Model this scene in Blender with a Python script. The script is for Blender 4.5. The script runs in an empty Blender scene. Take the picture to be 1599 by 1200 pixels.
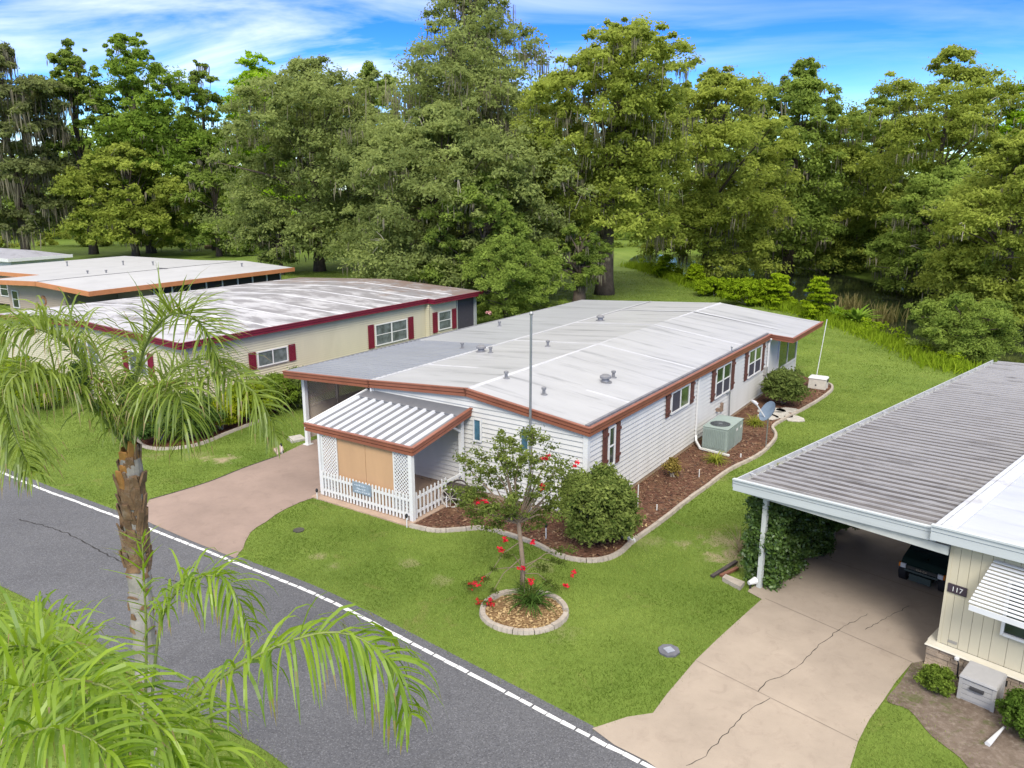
import bpy, bmesh, math, random
import numpy as np
from mathutils import Vector, Matrix

S = bpy.context.scene
COL = S.collection
# ---------------------------------------------------------------- camera
FPX, HORIZ, CAMH = 1230.0, 292.0, 10.35
PITCH = math.atan((600 - HORIZ) / FPX)
CP, SP = math.cos(PITCH), math.sin(PITCH)
cd = bpy.data.cameras.new('camera')
cam = bpy.data.objects.new('camera', cd); COL.objects.link(cam)
cam.location = (0, 0, CAMH); cam.rotation_euler = (math.pi / 2 - PITCH, 0, 0)
cd.sensor_width = 36; cd.lens = 36 * FPX / 1599; cd.clip_start = 0.1; cd.clip_end = 3000
S.camera = cam
# ---------------------------------------------------------------- world, sun, exposure
SUN_EL, SUN_AZ = math.radians(43), math.radians(180)     # azimuth clockwise from +Y
W = bpy.data.worlds.new('World'); S.world = W; W.use_nodes = True
nt = W.node_tree; nt.nodes.clear()
def wn(t, **k):
    n = nt.nodes.new(t)
    for a, b in k.items(): setattr(n, a, b)
    return n
wl = nt.links.new
sky = wn('ShaderNodeTexSky', sky_type='NISHITA', sun_disc=False, sun_elevation=SUN_EL, sun_rotation=SUN_AZ,
         air_density=1.0, dust_density=0.3, ozone_density=3.0)
hsv = wn('ShaderNodeHueSaturation'); hsv.inputs['Saturation'].default_value = 1.25; hsv.inputs['Value'].default_value = 1.0
wl(sky.outputs[0], hsv.inputs['Color'])
tc = wn('ShaderNodeTexCoord'); sx = wn('ShaderNodeSeparateXYZ'); wl(tc.outputs['Generated'], sx.inputs[0])
# deep blue above, paler toward the horizon
el = wn('ShaderNodeMapRange'); el.inputs['From Min'].default_value = 0.0; el.inputs['From Max'].default_value = 0.19
el.interpolation_type = 'SMOOTHSTEP'
wl(sx.outputs['Z'], el.inputs['Value'])
tint = wn('ShaderNodeMix', data_type='RGBA', blend_type='MIX')
tint.inputs[6].default_value = (0.70, 0.90, 1.05, 1); tint.inputs[7].default_value = (0.14, 0.36, 0.98, 1)
wl(el.outputs[0], tint.inputs[0])
# unseen white cloud added above the frame to whiten the ambient light
el2 = wn('ShaderNodeMapRange'); el2.inputs['From Min'].default_value = 0.24; el2.inputs['From Max'].default_value = 0.55
el2.interpolation_type = 'SMOOTHSTEP'; wl(sx.outputs['Z'], el2.inputs['Value'])
mul = wn('ShaderNodeMix', data_type='RGBA', blend_type='MULTIPLY'); mul.inputs[0].default_value = 1
wl(hsv.outputs[0], mul.inputs[6]); wl(tint.outputs[2], mul.inputs[7])
# high wispy cloud, on a flat layer far up: direction / height
mz = wn('ShaderNodeMath', operation='ADD'); mz.inputs[1].default_value = 0.10; wl(sx.outputs['Z'], mz.inputs[0])
dx = wn('ShaderNodeMath', operation='DIVIDE'); wl(sx.outputs['X'], dx.inputs[0]); wl(mz.outputs[0], dx.inputs[1])
dy = wn('ShaderNodeMath', operation='DIVIDE'); wl(sx.outputs['Y'], dy.inputs[0]); wl(mz.outputs[0], dy.inputs[1])
cx = wn('ShaderNodeCombineXYZ'); wl(dx.outputs[0], cx.inputs[0]); wl(dy.outputs[0], cx.inputs[1])
mp = wn('ShaderNodeMapping'); mp.inputs['Rotation'].default_value = (0, 0, 0.5); mp.inputs['Scale'].default_value = (0.55, 1.0, 1)
mp.inputs['Location'].default_value = (5.1, 2.6, 0)
wl(cx.outputs[0], mp.inputs[0])
n1 = wn('ShaderNodeTexNoise'); n1.inputs['Scale'].default_value = 0.95; n1.inputs['Detail'].default_value = 9
n1.inputs['Roughness'].default_value = 0.56; n1.inputs['Distortion'].default_value = 0.9
wl(mp.outputs[0], n1.inputs['Vector'])
cr = wn('ShaderNodeMapRange'); cr.inputs['From Min'].default_value = 0.44; cr.inputs['From Max'].default_value = 0.80
wl(n1.outputs[0], cr.inputs['Value'])
cl = wn('ShaderNodeMix', data_type='RGBA', blend_type='MIX'); cl.inputs[7].default_value = (5.6, 5.9, 6.3, 1)
lx = wn('ShaderNodeMapRange'); lx.inputs['From Min'].default_value = 0.30; lx.inputs['From Max'].default_value = -0.25
lx.inputs['To Min'].default_value = 0.22; lx.inputs['To Max'].default_value = 1.25; wl(sx.outputs['X'], lx.inputs['Value'])
cm = wn('ShaderNodeMath', operation='MULTIPLY', use_clamp=True); wl(cr.outputs[0], cm.inputs[0]); wl(lx.outputs[0], cm.inputs[1])
wl(cm.outputs[0], cl.inputs[0]); wl(mul.outputs[2], cl.inputs[6])
bg = wn('ShaderNodeBackground'); bg.inputs['Strength'].default_value = 0.15
fill_veil = wn('ShaderNodeMix', data_type='RGBA', blend_type='MIX'); fill_veil.inputs[7].default_value = (7.9, 7.6, 7.0, 1)
vf = wn('ShaderNodeMath', operation='MULTIPLY'); vf.inputs[1].default_value = 0.85; wl(el2.outputs[0], vf.inputs[0])
wl(vf.outputs[0], fill_veil.inputs[0]); wl(cl.outputs[2], fill_veil.inputs[6])
wl(fill_veil.outputs[2], bg.inputs[0])
wo = wn('ShaderNodeOutputWorld'); wl(bg.outputs[0], wo.inputs[0])
sl = bpy.data.lights.new('sun', 'SUN'); sl.energy = 2.1; sl.angle = math.radians(22); sl.color = (1, .955, .88)
so = bpy.data.objects.new('sun', sl); COL.objects.link(so)
sd = Vector((math.sin(SUN_AZ) * math.cos(SUN_EL), math.cos(SUN_AZ) * math.cos(SUN_EL), math.sin(SUN_EL)))
so.rotation_euler = sd.to_track_quat('Z', 'Y').to_euler(); so.location = (0, 0, 60)
S.view_settings.view_transform = 'Standard'; S.view_settings.look = 'None'
S.view_settings.exposure = 0.80; S.view_settings.gamma = 1
S.render.engine = 'CYCLES'
S.cycles.max_bounces = 6; S.cycles.diffuse_bounces = 3; S.cycles.glossy_bounces = 2; S.cycles.transmission_bounces = 3
S.cycles.transparent_max_bounces = 4

# ---------------------------------------------------------------- surveying helpers
def G(px, py, z=0.0):
    """world x, y of the point of height z the surveyor saw at px, py"""
    x = (px - 800) / FPX; u = -(py - 600) / FPX
    t = (z - CAMH) / (-SP + u * CP)
    return (x * t, (CP + u * SP) * t)
def D(px, py, Y):
    """world point at distance Y"""
    x = (px - 800) / FPX; u = -(py - 600) / FPX
    t = Y / (CP + u * SP)
    return Vector((x * t, Y, CAMH + t * (-SP + u * CP)))
class Frame:
    def __init__(s, x, y, deg):
        a = math.radians(deg); s.o = (x, y); s.deg = deg
        s.ey = (math.cos(a), math.sin(a)); s.ex = (math.sin(a), -math.cos(a)); s.rz = a - math.pi / 2
    def w(s, x, y, z=0): return Vector((s.o[0] + x * s.ex[0] + y * s.ey[0], s.o[1] + x * s.ex[1] + y * s.ey[1], z))
FM = Frame(2.33, 23.25, 56.3)       # the white home
FR = Frame(9.3, 15.7, 43.5)         # the cream home on the right
FN = Frame(-15.95, 37.36, 56.5)     # the yellow home on the left
FO = Frame(-30.2, 56.1, 60.0)       # the home with the orange trim
# ---------------------------------------------------------------- materials
MATS = {}
ALB = .77
def new_mat(name):
    m = bpy.data.materials.new(name); m.use_nodes = True
    m.node_tree.nodes.clear(); return m
class NT:
    def __init__(s, m): s.t = m.node_tree
    def n(s, t, _in=None, **k):
        x = s.t.nodes.new(t)
        for a, b in k.items(): setattr(x, a, b)
        for a, b in (_in or {}).items():
            if isinstance(b, bpy.types.NodeSocket): s.t.links.new(b, x.inputs[a])
            else: x.inputs[a].default_value = b
        return x
    def link(s, a, b): s.t.links.new(a, b)
    def noise(s, vec, scale, detail=4, rough=.55, dist=0):
        return s.n('ShaderNodeTexNoise', {'Vector': vec, 'Scale': scale, 'Detail': detail, 'Roughness': rough, 'Distortion': dist}).outputs[0]
    def rng(s, v, a, b, c=0., d=1.):
        return s.n('ShaderNodeMapRange', {'Value': v, 'From Min': a, 'From Max': b, 'To Min': c, 'To Max': d}).outputs[0]
    def mix(s, f, a, b, mode='MIX'):
        x = s.n('ShaderNodeMix', data_type='RGBA', blend_type=mode)
        for i, v in ((0, f), (6, a), (7, b)):
            if isinstance(v, bpy.types.NodeSocket): s.t.links.new(v, x.inputs[i])
            else: x.inputs[i].default_value = v if i == 0 else (*v, 1)
        return x.outputs[2]
    def math(s, op, a, b=0.):
        return s.n('ShaderNodeMath', {0: a, 1: b}, operation=op).outputs[0]
    def out(s, sh): s.t.links.new(sh, s.n('ShaderNodeOutputMaterial').inputs[0])
    def pos(s): return s.n('ShaderNodeNewGeometry').outputs['Position']
    def obj(s): return s.n('ShaderNodeTexCoord').outputs['Object']
    def scaled(s, v, sc, rot=(0, 0, 0)): return s.n('ShaderNodeMapping', {'Vector': v, 'Scale': sc, 'Rotation': rot}).outputs[0]
def sc3(c, k): return tuple(min(1, x * k) for x in c)
def pm(name, col, rough=.6, var=.12, scale=3., metal=0., bump=0., bscale=40., stain=None, stain_amt=.0, spec=.4, stretch=None):
    """painted / mineral surface with uneven tone, optional weather stains and bump"""
    if name in MATS: return MATS[name]
    col = sc3(col, ALB); stain = sc3(stain, ALB) if stain else None
    m = new_mat(name); q = NT(m); v = q.obj()
    if stretch: vs = q.scaled(v, stretch)
    else: vs = v
    a = q.rng(q.noise(vs, scale, 6, .62), .3, .7)
    c = q.mix(a, sc3(col, 1 - var), sc3(col, 1 + var))
    if stain:
        b = q.rng(q.noise(vs, scale * .45, 8, .7, .6), .52, .74)
        c = q.mix(q.math('MULTIPLY', b, stain_amt), c, stain)
    p = q.n('ShaderNodeBsdfPrincipled', {'Base Color': c, 'Roughness': rough, 'Metallic': metal, 'Specular IOR Level': spec})
    if bump:
        bn = q.n('ShaderNodeBump', {'Height': q.noise(v, bscale, 4, .6), 'Strength': bump, 'Distance': .02})
        q.link(bn.outputs[0], p.inputs['Normal'])
    q.out(p.outputs[0]); MATS[name] = m; return m
def glass(name, col=(.02, .03, .03), rough=.06):
    if name in MATS: return MATS[name]
    m = new_mat(name); q = NT(m)
    c = q.mix(q.rng(q.noise(q.obj(), 2.2, 3), .35, .65), sc3(col, .6), sc3(col, 1.5))
    p = q.n('ShaderNodeBsdfPrincipled', {'Base Color': c, 'Roughness': rough, 'Specular IOR Level': .7})
    q.out(p.outputs[0]); MATS[name] = m; return m
def leaf_mat(name, dark, light, trans=.35, gloss=.0):
    if name in MATS: return MATS[name]
    m = new_mat(name); q = NT(m)
    a = q.n('ShaderNodeAttribute', attribute_name='tint').outputs['Fac']
    c = q.mix(a, dark, light)
    c = q.mix(q.rng(a, 1.4, 1.6), c, (.27, .19, .075))
    d = q.n('ShaderNodeBsdfDiffuse', {'Color': c})
    t = q.n('ShaderNodeBsdfTranslucent', {'Color': q.mix(.5, c, sc3(light, 1.25))})
    g = q.n('ShaderNodeBsdfGlossy', {'Color': (1, 1, 1, 1), 'Roughness': .45})
    s1 = q.n('ShaderNodeMixShader', {0: trans, 1: d.outputs[0], 2: t.outputs[0]})
    s2 = q.n('ShaderNodeMixShader', {0: gloss, 1: s1.outputs[0], 2: g.outputs[0]})
    q.out(s2.outputs[0]); MATS[name] = m; return m
# ---------------------------------------------------------------- object helpers
def tag(o, label=None, cat=None, group=None, kind=None):
    if label: o['label'] = label
    if cat: o['category'] = cat
    if group: o['group'] = group
    if kind: o['kind'] = kind
    return o
def empty(name, label, cat, loc=(0, 0, 0), rz=0., group=None):
    o = bpy.data.objects.new(name, None); COL.objects.link(o)
    o.location = loc; o.rotation_euler = (0, 0, rz); o.empty_display_size = .2
    return tag(o, label, cat, group)
def at_frame(name, label, cat, f, group=None): return empty(name, label, cat, (f.o[0], f.o[1], 0), f.rz, group)
class MB:
    def __init__(s): s.v = []; s.f = []
    def quad(s, *p):
        i = len(s.v); s.v += [tuple(x) for x in p]; s.f.append(tuple(range(i, i + len(p)))); return s
    def box(s, x0, x1, y0, y1, z0, z1):
        i = len(s.v)
        s.v += [(x0, y0, z0), (x1, y0, z0), (x1, y1, z0), (x0, y1, z0), (x0, y0, z1), (x1, y0, z1), (x1, y1, z1), (x0, y1, z1)]
        s.f += [tuple(i + k for k in q) for q in ((0, 3, 2, 1), (4, 5, 6, 7), (0, 1, 5, 4), (1, 2, 6, 5), (2, 3, 7, 6), (3, 0, 4, 7))]
        return s
    def hexa(s, b, t):
        """b, t: four bottom and four top points, counter-clockwise from above"""
        i = len(s.v); s.v += [tuple(p) for p in b] + [tuple(p) for p in t]
        s.f += [tuple(i + k for k in q) for q in ((0, 3, 2, 1), (4, 5, 6, 7), (0, 1, 5, 4), (1, 2, 6, 5), (2, 3, 7, 6), (3, 0, 4, 7))]
        return s
    def slab(s, corners, th):
        """flat plate; corners are the top face, ccw"""
        return s.hexa([(x, y, z - th) for x, y, z in corners], corners)
    def bar(s, a, b, w, h, up=(0, 0, 1)):
        a, b = Vector(a), Vector(b); d = (b - a).normalized(); up = Vector(up)
        r = d.cross(up)
        if r.length < 1e-4: r = d.cross(Vector((1, 0, 0)))
        r.normalize(); u = r.cross(d)
        r *= w / 2; u *= h / 2
        s.hexa([a - r - u, a + r - u, b + r - u, b - r - u], [a - r + u, a + r + u, b + r + u, b - r + u]); return s
    def tube(s, pts, rad, n=8, cap=True):
        pts = [Vector(p) for p in pts]
        if not hasattr(rad, '__len__'): rad = [rad] * len(pts)
        i0 = len(s.v); ref = None
        for k, p in enumerate(pts):
            d = (pts[min(k + 1, len(pts) - 1)] - pts[max(k - 1, 0)]).normalized()
            if ref is None:
                ref = Vector((1, 0, 0)) if abs(d.x) < .8 else Vector((0, 1, 0))
            u = (ref - d * ref.dot(d)).normalized(); w = d.cross(u); ref = u
            for j in range(n):
                a = 2 * math.pi * j / n
                s.v.append(tuple(p + (u * math.cos(a) + w * math.sin(a)) * rad[k]))
        for k in range(len(pts) - 1):
            for j in range(n):
                a = i0 + k * n + j; b = i0 + k * n + (j + 1) % n
                s.f.append((a, b, b + n, a + n))
        if cap:
            s.f.append(tuple(range(i0 + n - 1, i0 - 1, -1))); e = i0 + (len(pts) - 1) * n
            s.f.append(tuple(range(e, e + n)))
        return s
    def lathe(s, c, prof, n=16):
        c = Vector(c)
        return s.tube([c + Vector((0, 0, z)) for r, z in prof], [max(r, .0005) for r, z in prof], n)
    def poly(s, pts, z, th=0.):
        pts = [(p[0], p[1]) for p in pts]
        ar = sum(pts[k][0] * pts[(k + 1) % len(pts)][1] - pts[(k + 1) % len(pts)][0] * pts[k][1] for k in range(len(pts)))
        if ar < 0: pts = pts[::-1]
        i = len(s.v); n = len(pts); s.v += [(x, y, z) for x, y in pts]; s.f.append(tuple(range(i, i + n)))
        if th:
            s.v += [(x, y, z - th) for x, y in pts]
            for k in range(n): s.f.append((i + k, i + n + k, i + n + (k + 1) % n, i + (k + 1) % n))
        return s
    def build(s, name, m, parent=None, smooth=False, bevel=0.):
        me = bpy.data.meshes.new(name); me.from_pydata(s.v, [], s.f); me.validate()
        bm = bmesh.new(); bm.from_mesh(me)
        bmesh.ops.recalc_face_normals(bm, faces=bm.faces)
        if bevel: bmesh.ops.bevel(bm, geom=list(bm.edges), offset=bevel, segments=2, affect='EDGES', clamp_overlap=True)
        bm.to_mesh(me); bm.free()
        o = bpy.data.objects.new(name, me); COL.objects.link(o); me.materials.append(m)
        if smooth: me.polygons.foreach_set('use_smooth', [True] * len(me.polygons))
        if parent: o.parent = parent
        return o
def np_mesh(name, V, k, m, parent=None, tint=None):
    """V: (n*k, 3) array, faces of k corners each"""
    V = np.ascontiguousarray(V, dtype=np.float32); n = len(V) // k
    me = bpy.data.meshes.new(name)
    me.vertices.add(len(V)); me.vertices.foreach_set('co', V.ravel())
    me.loops.add(n * k); me.loops.foreach_set('vertex_index', np.arange(n * k, dtype=np.int32))
    me.polygons.add(n); me.polygons.foreach_set('loop_start', np.arange(0, n * k, k, dtype=np.int32))
    me.polygons.foreach_set('loop_total', np.full(n, k, dtype=np.int32))
    me.update(calc_edges=True)
    if tint is not None:
        at = me.attributes.new('tint', 'FLOAT', 'FACE'); at.data.foreach_set('value', np.asarray(tint, dtype=np.float32))
    me.materials.append(m)
    o = bpy.data.objects.new(name, me); COL.objects.link(o)
    if parent: o.parent = parent
    return o
def copy_tree(o, parent=None):
    c = o.copy(); COL.objects.link(c)
    if parent: c.parent = parent
    for ch in list(o.children): copy_tree(ch, c)
    return c
def text_mesh(name, body, size, m, parent, loc, rot, depth=.004):
    cu = bpy.data.curves.new(name, 'FONT'); cu.body = body; cu.size = size; cu.extrude = depth
    cu.align_x = 'CENTER'; cu.align_y = 'CENTER'
    t = bpy.data.objects.new(name, cu); COL.objects.link(t)
    bpy.context.view_layer.update()
    me = bpy.data.meshes.new_from_object(t.evaluated_get(bpy.context.evaluated_depsgraph_get()))
    bpy.data.objects.remove(t); me.name = name
    me.materials.clear(); me.materials.append(m)
    o = bpy.data.objects.new(name, me); COL.objects.link(o); o.location = loc; o.rotation_euler = rot
    if parent: o.parent = parent
    return o
def inside(P, poly):
    x, y = P[:, 0], P[:, 1]; r = np.zeros(len(P), bool); n = len(poly)
    for i in range(n):
        x0, y0 = poly[i][:2]; x1, y1 = poly[(i + 1) % n][:2]
        if y0 == y1: continue
        c = ((y0 > y) != (y1 > y)) & (x < (x1 - x0) * (y - y0) / (y1 - y0) + x0)
        r ^= c
    return r
def smooth_line(p, n=6, closed=False):
    """Catmull-Rom through p"""
    p = [Vector((*q[:2], 0)) for q in p]; o = []; m = len(p)
    for i in range(m if closed else m - 1):
        a, b, c, d = (p[(i + k) % m] if closed else p[min(max(i + k, 0), m - 1)] for k in (-1, 0, 1, 2))
        for j in range(n):
            t = j / n
            o.append(.5 * ((2 * b) + (c - a) * t + (2 * a - 5 * b + 4 * c - d) * t * t + (3 * b - a - 3 * c + d) * t ** 3))
    if not closed: o.append(p[-1])
    return [(q.x, q.y) for q in o]

# ---------------------------------------------------------------- ground, pond, road
POND = smooth_line([G(985, 410), G(1040, 425), G(1100, 446), G(1200, 471), G(1290, 493), G(1420, 541), G(1500, 572), (34, 41), (46, 42), (47, 60), (46, 80),
                    (42, 105), (37, 128), (24, 137), (18, 124)], 5, True)
pondA = np.array(POND)
def dist_poly(P, A, closed=True):
    d = np.full(len(P), 1e9); n = len(A)
    for i in range(n if closed else n - 1):
        a = A[i]; b = A[(i + 1) % n]; ab = b - a; L = ab @ ab + 1e-9
        t = np.clip(((P - a) @ ab) / L, 0, 1)
        d = np.minimum(d, np.linalg.norm(P - (a + t[:, None] * ab), axis=1))
    return d
def ground_z(P):
    P = np.asarray(P, float); d = dist_poly(P, pondA); ins = inside(P, POND); d = np.where(ins, d, -d)
    s = np.clip((d + 1.2) / 4.2, 0, 1); s = s * s * (3 - 2 * s)
    return -1.5 * s
xs = np.concatenate([[-1500, -700, -350], np.arange(-180, 12, 3.), np.arange(12, 56, 1.), np.arange(56, 181, 4.), [350, 700, 1500]])
ys = np.concatenate([[-600, -100, -20], np.arange(0, 36, 3.), np.arange(36, 145, 1.), np.arange(145, 260, 4.), [400, 900, 2500]])
gx, gy = np.meshgrid(xs, ys); gp = np.stack([gx.ravel(), gy.ravel()], 1); gz = ground_z(gp)
nx, ny = len(xs), len(ys)
idx = np.arange(nx * ny).reshape(ny, nx)
gf = np.stack([idx[:-1, :-1], idx[:-1, 1:], idx[1:, 1:], idx[1:, :-1]], -1).reshape(-1, 4)
def lawn_material():
    m = new_mat('lawn'); q = NT(m); v = q.pos()
    big = q.rng(q.noise(v, .16, 4, .6), .35, .65)
    mid = q.rng(q.noise(v, .9, 6, .7, .5), .3, .72)
    fine = q.rng(q.noise(q.scaled(v, (1, 1.6, 1), (0, 0, .6)), 14, 5, .75), .25, .75)
    c = q.mix(big, (.095, .155, .020), (.185, .250, .045))
    c = q.mix(q.math('MULTIPLY', mid, .55), c, (.055, .100, .012))
    c = q.mix(q.math('MULTIPLY', fine, .5), c, (.15, .21, .038))
    dry = q.rng(q.noise(v, .55, 7, .72, 1.2), .58, .70)
    c = q.mix(q.math('MULTIPLY', dry, .5), c, (.20, .165, .065))
    # worn, sandy spots
    for (x, y, r, k) in BARE:
        dd = q.n('ShaderNodeVectorMath', {0: v, 1: (x, y, 0)}, operation='DISTANCE').outputs['Value']
        e = q.math('ADD', q.math('DIVIDE', dd, r), q.math('MULTIPLY', q.noise(v, 1.9, 7, .72, .6), 3.2))
        c = q.mix(q.math('MULTIPLY', q.rng(e, 2.35, 1.7), k), c, (.32, .25, .165))
    p = q.n('ShaderNodeBsdfPrincipled', {'Base Color': c, 'Roughness': .85, 'Specular IOR Level': .15})
    bn = q.n('ShaderNodeBump', {'Height': q.noise(v, 22, 4, .7), 'Strength': .6, 'Distance': .05})
    q.link(bn.outputs[0], p.inputs['Normal']); q.out(p.outputs[0]); MATS['lawn'] = m; return m
def spot(px, py, r, k): x, y = G(px, py); return (x, y, r, k)
BARE = [spot(1140, 868, 1.05, .85), spot(1128, 845, .8, .6), spot(352, 718, .75, .9), spot(322, 716, .5, .7), spot(500, 870, .35, .5), spot(520, 885, .4, .4),
        spot(1065, 850, .5, .5), spot(1015, 845, .7, .35), spot(640, 880, .5, .35), spot(690, 905, .5, .3), spot(850, 885, .6, .3), spot(300, 712, .9, .3), spot(240, 712, .8, .3),
        spot(880, 990, .6, .25), spot(1085, 745, 1.2, .3)]
lawn_m = lawn_material()
me = bpy.data.meshes.new('lawn'); me.from_pydata(np.column_stack([gp, gz]).tolist(), [], gf.tolist())
lawn = bpy.data.objects.new('lawn', me); COL.objects.link(lawn); me.materials.append(lawn_m); tag(lawn, kind='structure')
me.polygons.foreach_set('use_smooth', [True] * len(me.polygons))
def water_mat():
    m = new_mat('pond water'); q = NT(m)
    p = q.n('ShaderNodeBsdfPrincipled', {'Base Color': q.mix(q.rng(q.noise(q.pos(), .25, 4), .4, .6), (.012, .018, .010), (.026, .032, .018)), 'Roughness': .07, 'Specular IOR Level': .5})
    bn = q.n('ShaderNodeBump', {'Height': q.noise(q.pos(), 1.4, 3), 'Strength': .10, 'Distance': .05}); q.link(bn.outputs[0], p.inputs['Normal'])
    q.out(p.outputs[0]); return m
MB().poly([(10, 38), (60, 38), (60, 140), (10, 140)], -.55).build('pond_water', water_mat())['kind'] = 'structure'

ROAD_FAR = [(-62, 58.5), (-40, 42.3), G(0, 737), G(120, 784), G(240, 829), G(370, 880), G(500, 932), G(650, 1009), G(800, 1087), (1.75, 12.95), (3.2, 11.75), (9, 6.6), (20, -4)]
ROAD_NEAR = [(-62, 51), (-40, 35.6), (-24, 25.0), G(0, 915), G(110, 975), G(220, 1050), G(330, 1126), G(450, 1199), (0, 8.4), (5, 3.4), (14, -8)]
ROAD_FAR, ROAD_NEAR = smooth_line(ROAD_FAR, 5), smooth_line(ROAD_NEAR, 5)
def offset_line(L, d):
    o = []
    for i, p in enumerate(L):
        a = Vector(L[max(i - 1, 0)]); b = Vector(L[min(i + 1, len(L) - 1)]); t = (b - a).normalized()
        o.append((p[0] + t.y * d, p[1] - t.x * d))
    return o
# the asphalt reaches a hand's width past the painted line
ROAD_EDGE = offset_line(ROAD_FAR, -.30)
ROAD = ROAD_EDGE + ROAD_NEAR[::-1]
def asphalt():
    m = new_mat('asphalt'); q = NT(m); v = q.pos()
    sp = q.n('ShaderNodeTexVoronoi', {'Vector': v, 'Scale': 46.}).outputs['Color']
    s = q.n('ShaderNodeSeparateColor', {0: sp}).outputs[0]
    big = q.rng(q.noise(v, .35, 5, .65), .3, .7)
    c = q.mix(big, (.078, .079, .085), (.108, .109, .116))
    lane = q.rng(q.noise(q.scaled(v, (.10, .9, 1), (0, 0, .62)), 1., 5, .6), .36, .64)
    c = q.mix(q.math('MULTIPLY', lane, .5), c, (.112, .113, .119))
    c = q.mix(q.math('MULTIPLY', q.rng(q.noise(v, 1.7, 6, .65), .63, .74), .55), c, (.045, .044, .046))
    c = q.mix(q.rng(s, .74, 1.2), c, (.20, .20, .21))
    c = q.mix(q.rng(s, .26, -.1), c, (.045, .045, .050))
    c = q.mix(q.math('MULTIPLY', q.rng(q.noise(v, .8, 7, .7, 1.), .56, .72), .45), c, (.055, .054, .056))
    p = q.n('ShaderNodeBsdfPrincipled', {'Base Color': c, 'Roughness': .8, 'Specular IOR Level': .3})
    bn = q.n('ShaderNodeBump', {'Height': q.noise(v, 60, 3, .7), 'Strength': .5, 'Distance': .02}); q.link(bn.outputs[0], p.inputs['Normal'])
    q.out(p.outputs[0]); return m
MB().poly(ROAD, .010).build('road', asphalt())['kind'] = 'structure'
def strip(L, a, b, z):
    A, B = offset_line(L, a), offset_line(L, b); mb = MB()
    for i in range(len(L) - 1):
        mb.quad((*A[i], z), (*A[i + 1], z), (*B[i + 1], z), (*B[i], z))
    return mb
def resample(L, step):
    L = [Vector(p) for p in L]; o = [L[0]]; acc = 0
    for a, b in zip(L[:-1], L[1:]):
        d = (b - a).length; t = step - acc
        while t <= d: o.append(a + (b - a) * (t / d)); t += step
        acc = d - (t - step)
    return [(p.x, p.y) for p in o]
rl = resample(ROAD_FAR, .36); mb = MB(); rnd = random.Random(3)
for a, b in zip(rl[:-1], rl[1:]):
    a, b = Vector(a), Vector(b); t = b - a; n = Vector((t.y, -t.x)).normalized() * .052
    b = a + t * rnd.uniform(.86, .96); j = lambda: Vector((rnd.uniform(-.012, .012), rnd.uniform(-.012, .012)))
    mb.quad(*[(*(p + j()), .014) for p in (a - n, b - n, b + n, a + n)])
mb.build('road_line', pm('road paint', (.82, .82, .80), .6, .12, 14))['kind'] = 'structure'
crack_m = pm('crack filler', (.03, .028, .026), .9)
def crack(pts, w, z, name, seed=1):
    r = random.Random(seed); L = [Vector(G(*p)) for p in pts]; P = []
    for a, b in zip(L[:-1], L[1:]):
        k = max(2, int((b - a).length / .12)); n = Vector(((b - a).y, -(b - a).x)).normalized()
        for i in range(k): P.append(a + (b - a) * i / k + n * r.uniform(-.03, .03))
    P.append(L[-1]); mb = MB(); W = [w * r.uniform(.35, 1.25) for _ in P]
    for i in range(len(P) - 1):
        t = P[i + 1] - P[i]; n = Vector((t.y, -t.x)).normalized()
        mb.quad((*(P[i] - n * W[i]), z), (*(P[i + 1] - n * W[i + 1]), z), (*(P[i + 1] + n * W[i + 1]), z), (*(P[i] + n * W[i]), z))
    mb.build(name, crack_m)['kind'] = 'structure'
crack([(30, 812), (70, 822), (104, 833), (125, 844), (150, 858), (192, 879)], .020, .0145, 'road_crack', 1)
crack([(260, 905), (300, 918), (340, 920)], .014, .0145, 'road_crack', 2)

def concrete(name, col, stain, sc=1.0):
    m = new_mat(name); q = NT(m); v = q.pos()
    c = q.mix(q.rng(q.noise(v, .45, 6, .65), .32, .68), sc3(col, .82), sc3(col, 1.08))
    c = q.mix(q.math('MULTIPLY', q.rng(q.noise(v, 2.4, 8, .75, .8), .52, .74), .6), c, stain)
    c = q.mix(q.math('MULTIPLY', q.rng(q.noise(v, 38, 3, .6), .58, .8), .3), c, sc3(col, .5))
    p = q.n('ShaderNodeBsdfPrincipled', {'Base Color': c, 'Roughness': .8, 'Specular IOR Level': .25})
    bn = q.n('ShaderNodeBump', {'Height': q.noise(v, 45, 3, .6), 'Strength': .2, 'Distance': .01}); q.link(bn.outputs[0], p.inputs['Normal'])
    q.out(p.outputs[0]); return m
DRIVE_L = [G(*p) for p in ((234, 781), (280, 768), (330, 752), (380, 732), (434, 713), (478, 692))] + [FM.w(-13.3, 8.6)[:2], FM.w(-8.95, 8.6)[:2], FM.w(-8.95, -2.9)[:2]] + \
          [G(*p) for p in ((500, 775), (488, 779), (470, 785), (450, 794), (432, 804), (416, 816), (402, 824), (392, 832), (384, 846), (380, 858), (373, 866), (368, 873), (300, 846), (240, 820), (224, 812), (226, 796))]
MB().poly(DRIVE_L, .019).build('driveway', concrete('rose concrete', (.275, .205, .168), (.19, .14, .115)))['kind'] = 'structure'
dedge = smooth_line([G(*p) for p in ((234, 781), (280, 768), (330, 752), (380, 732), (434, 713))], 4)
strip(dedge, -.03, .03, .0235).build('driveway_edge', pm('edge gap', (.035, .03, .028), .9))['kind'] = 'structure'
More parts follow.
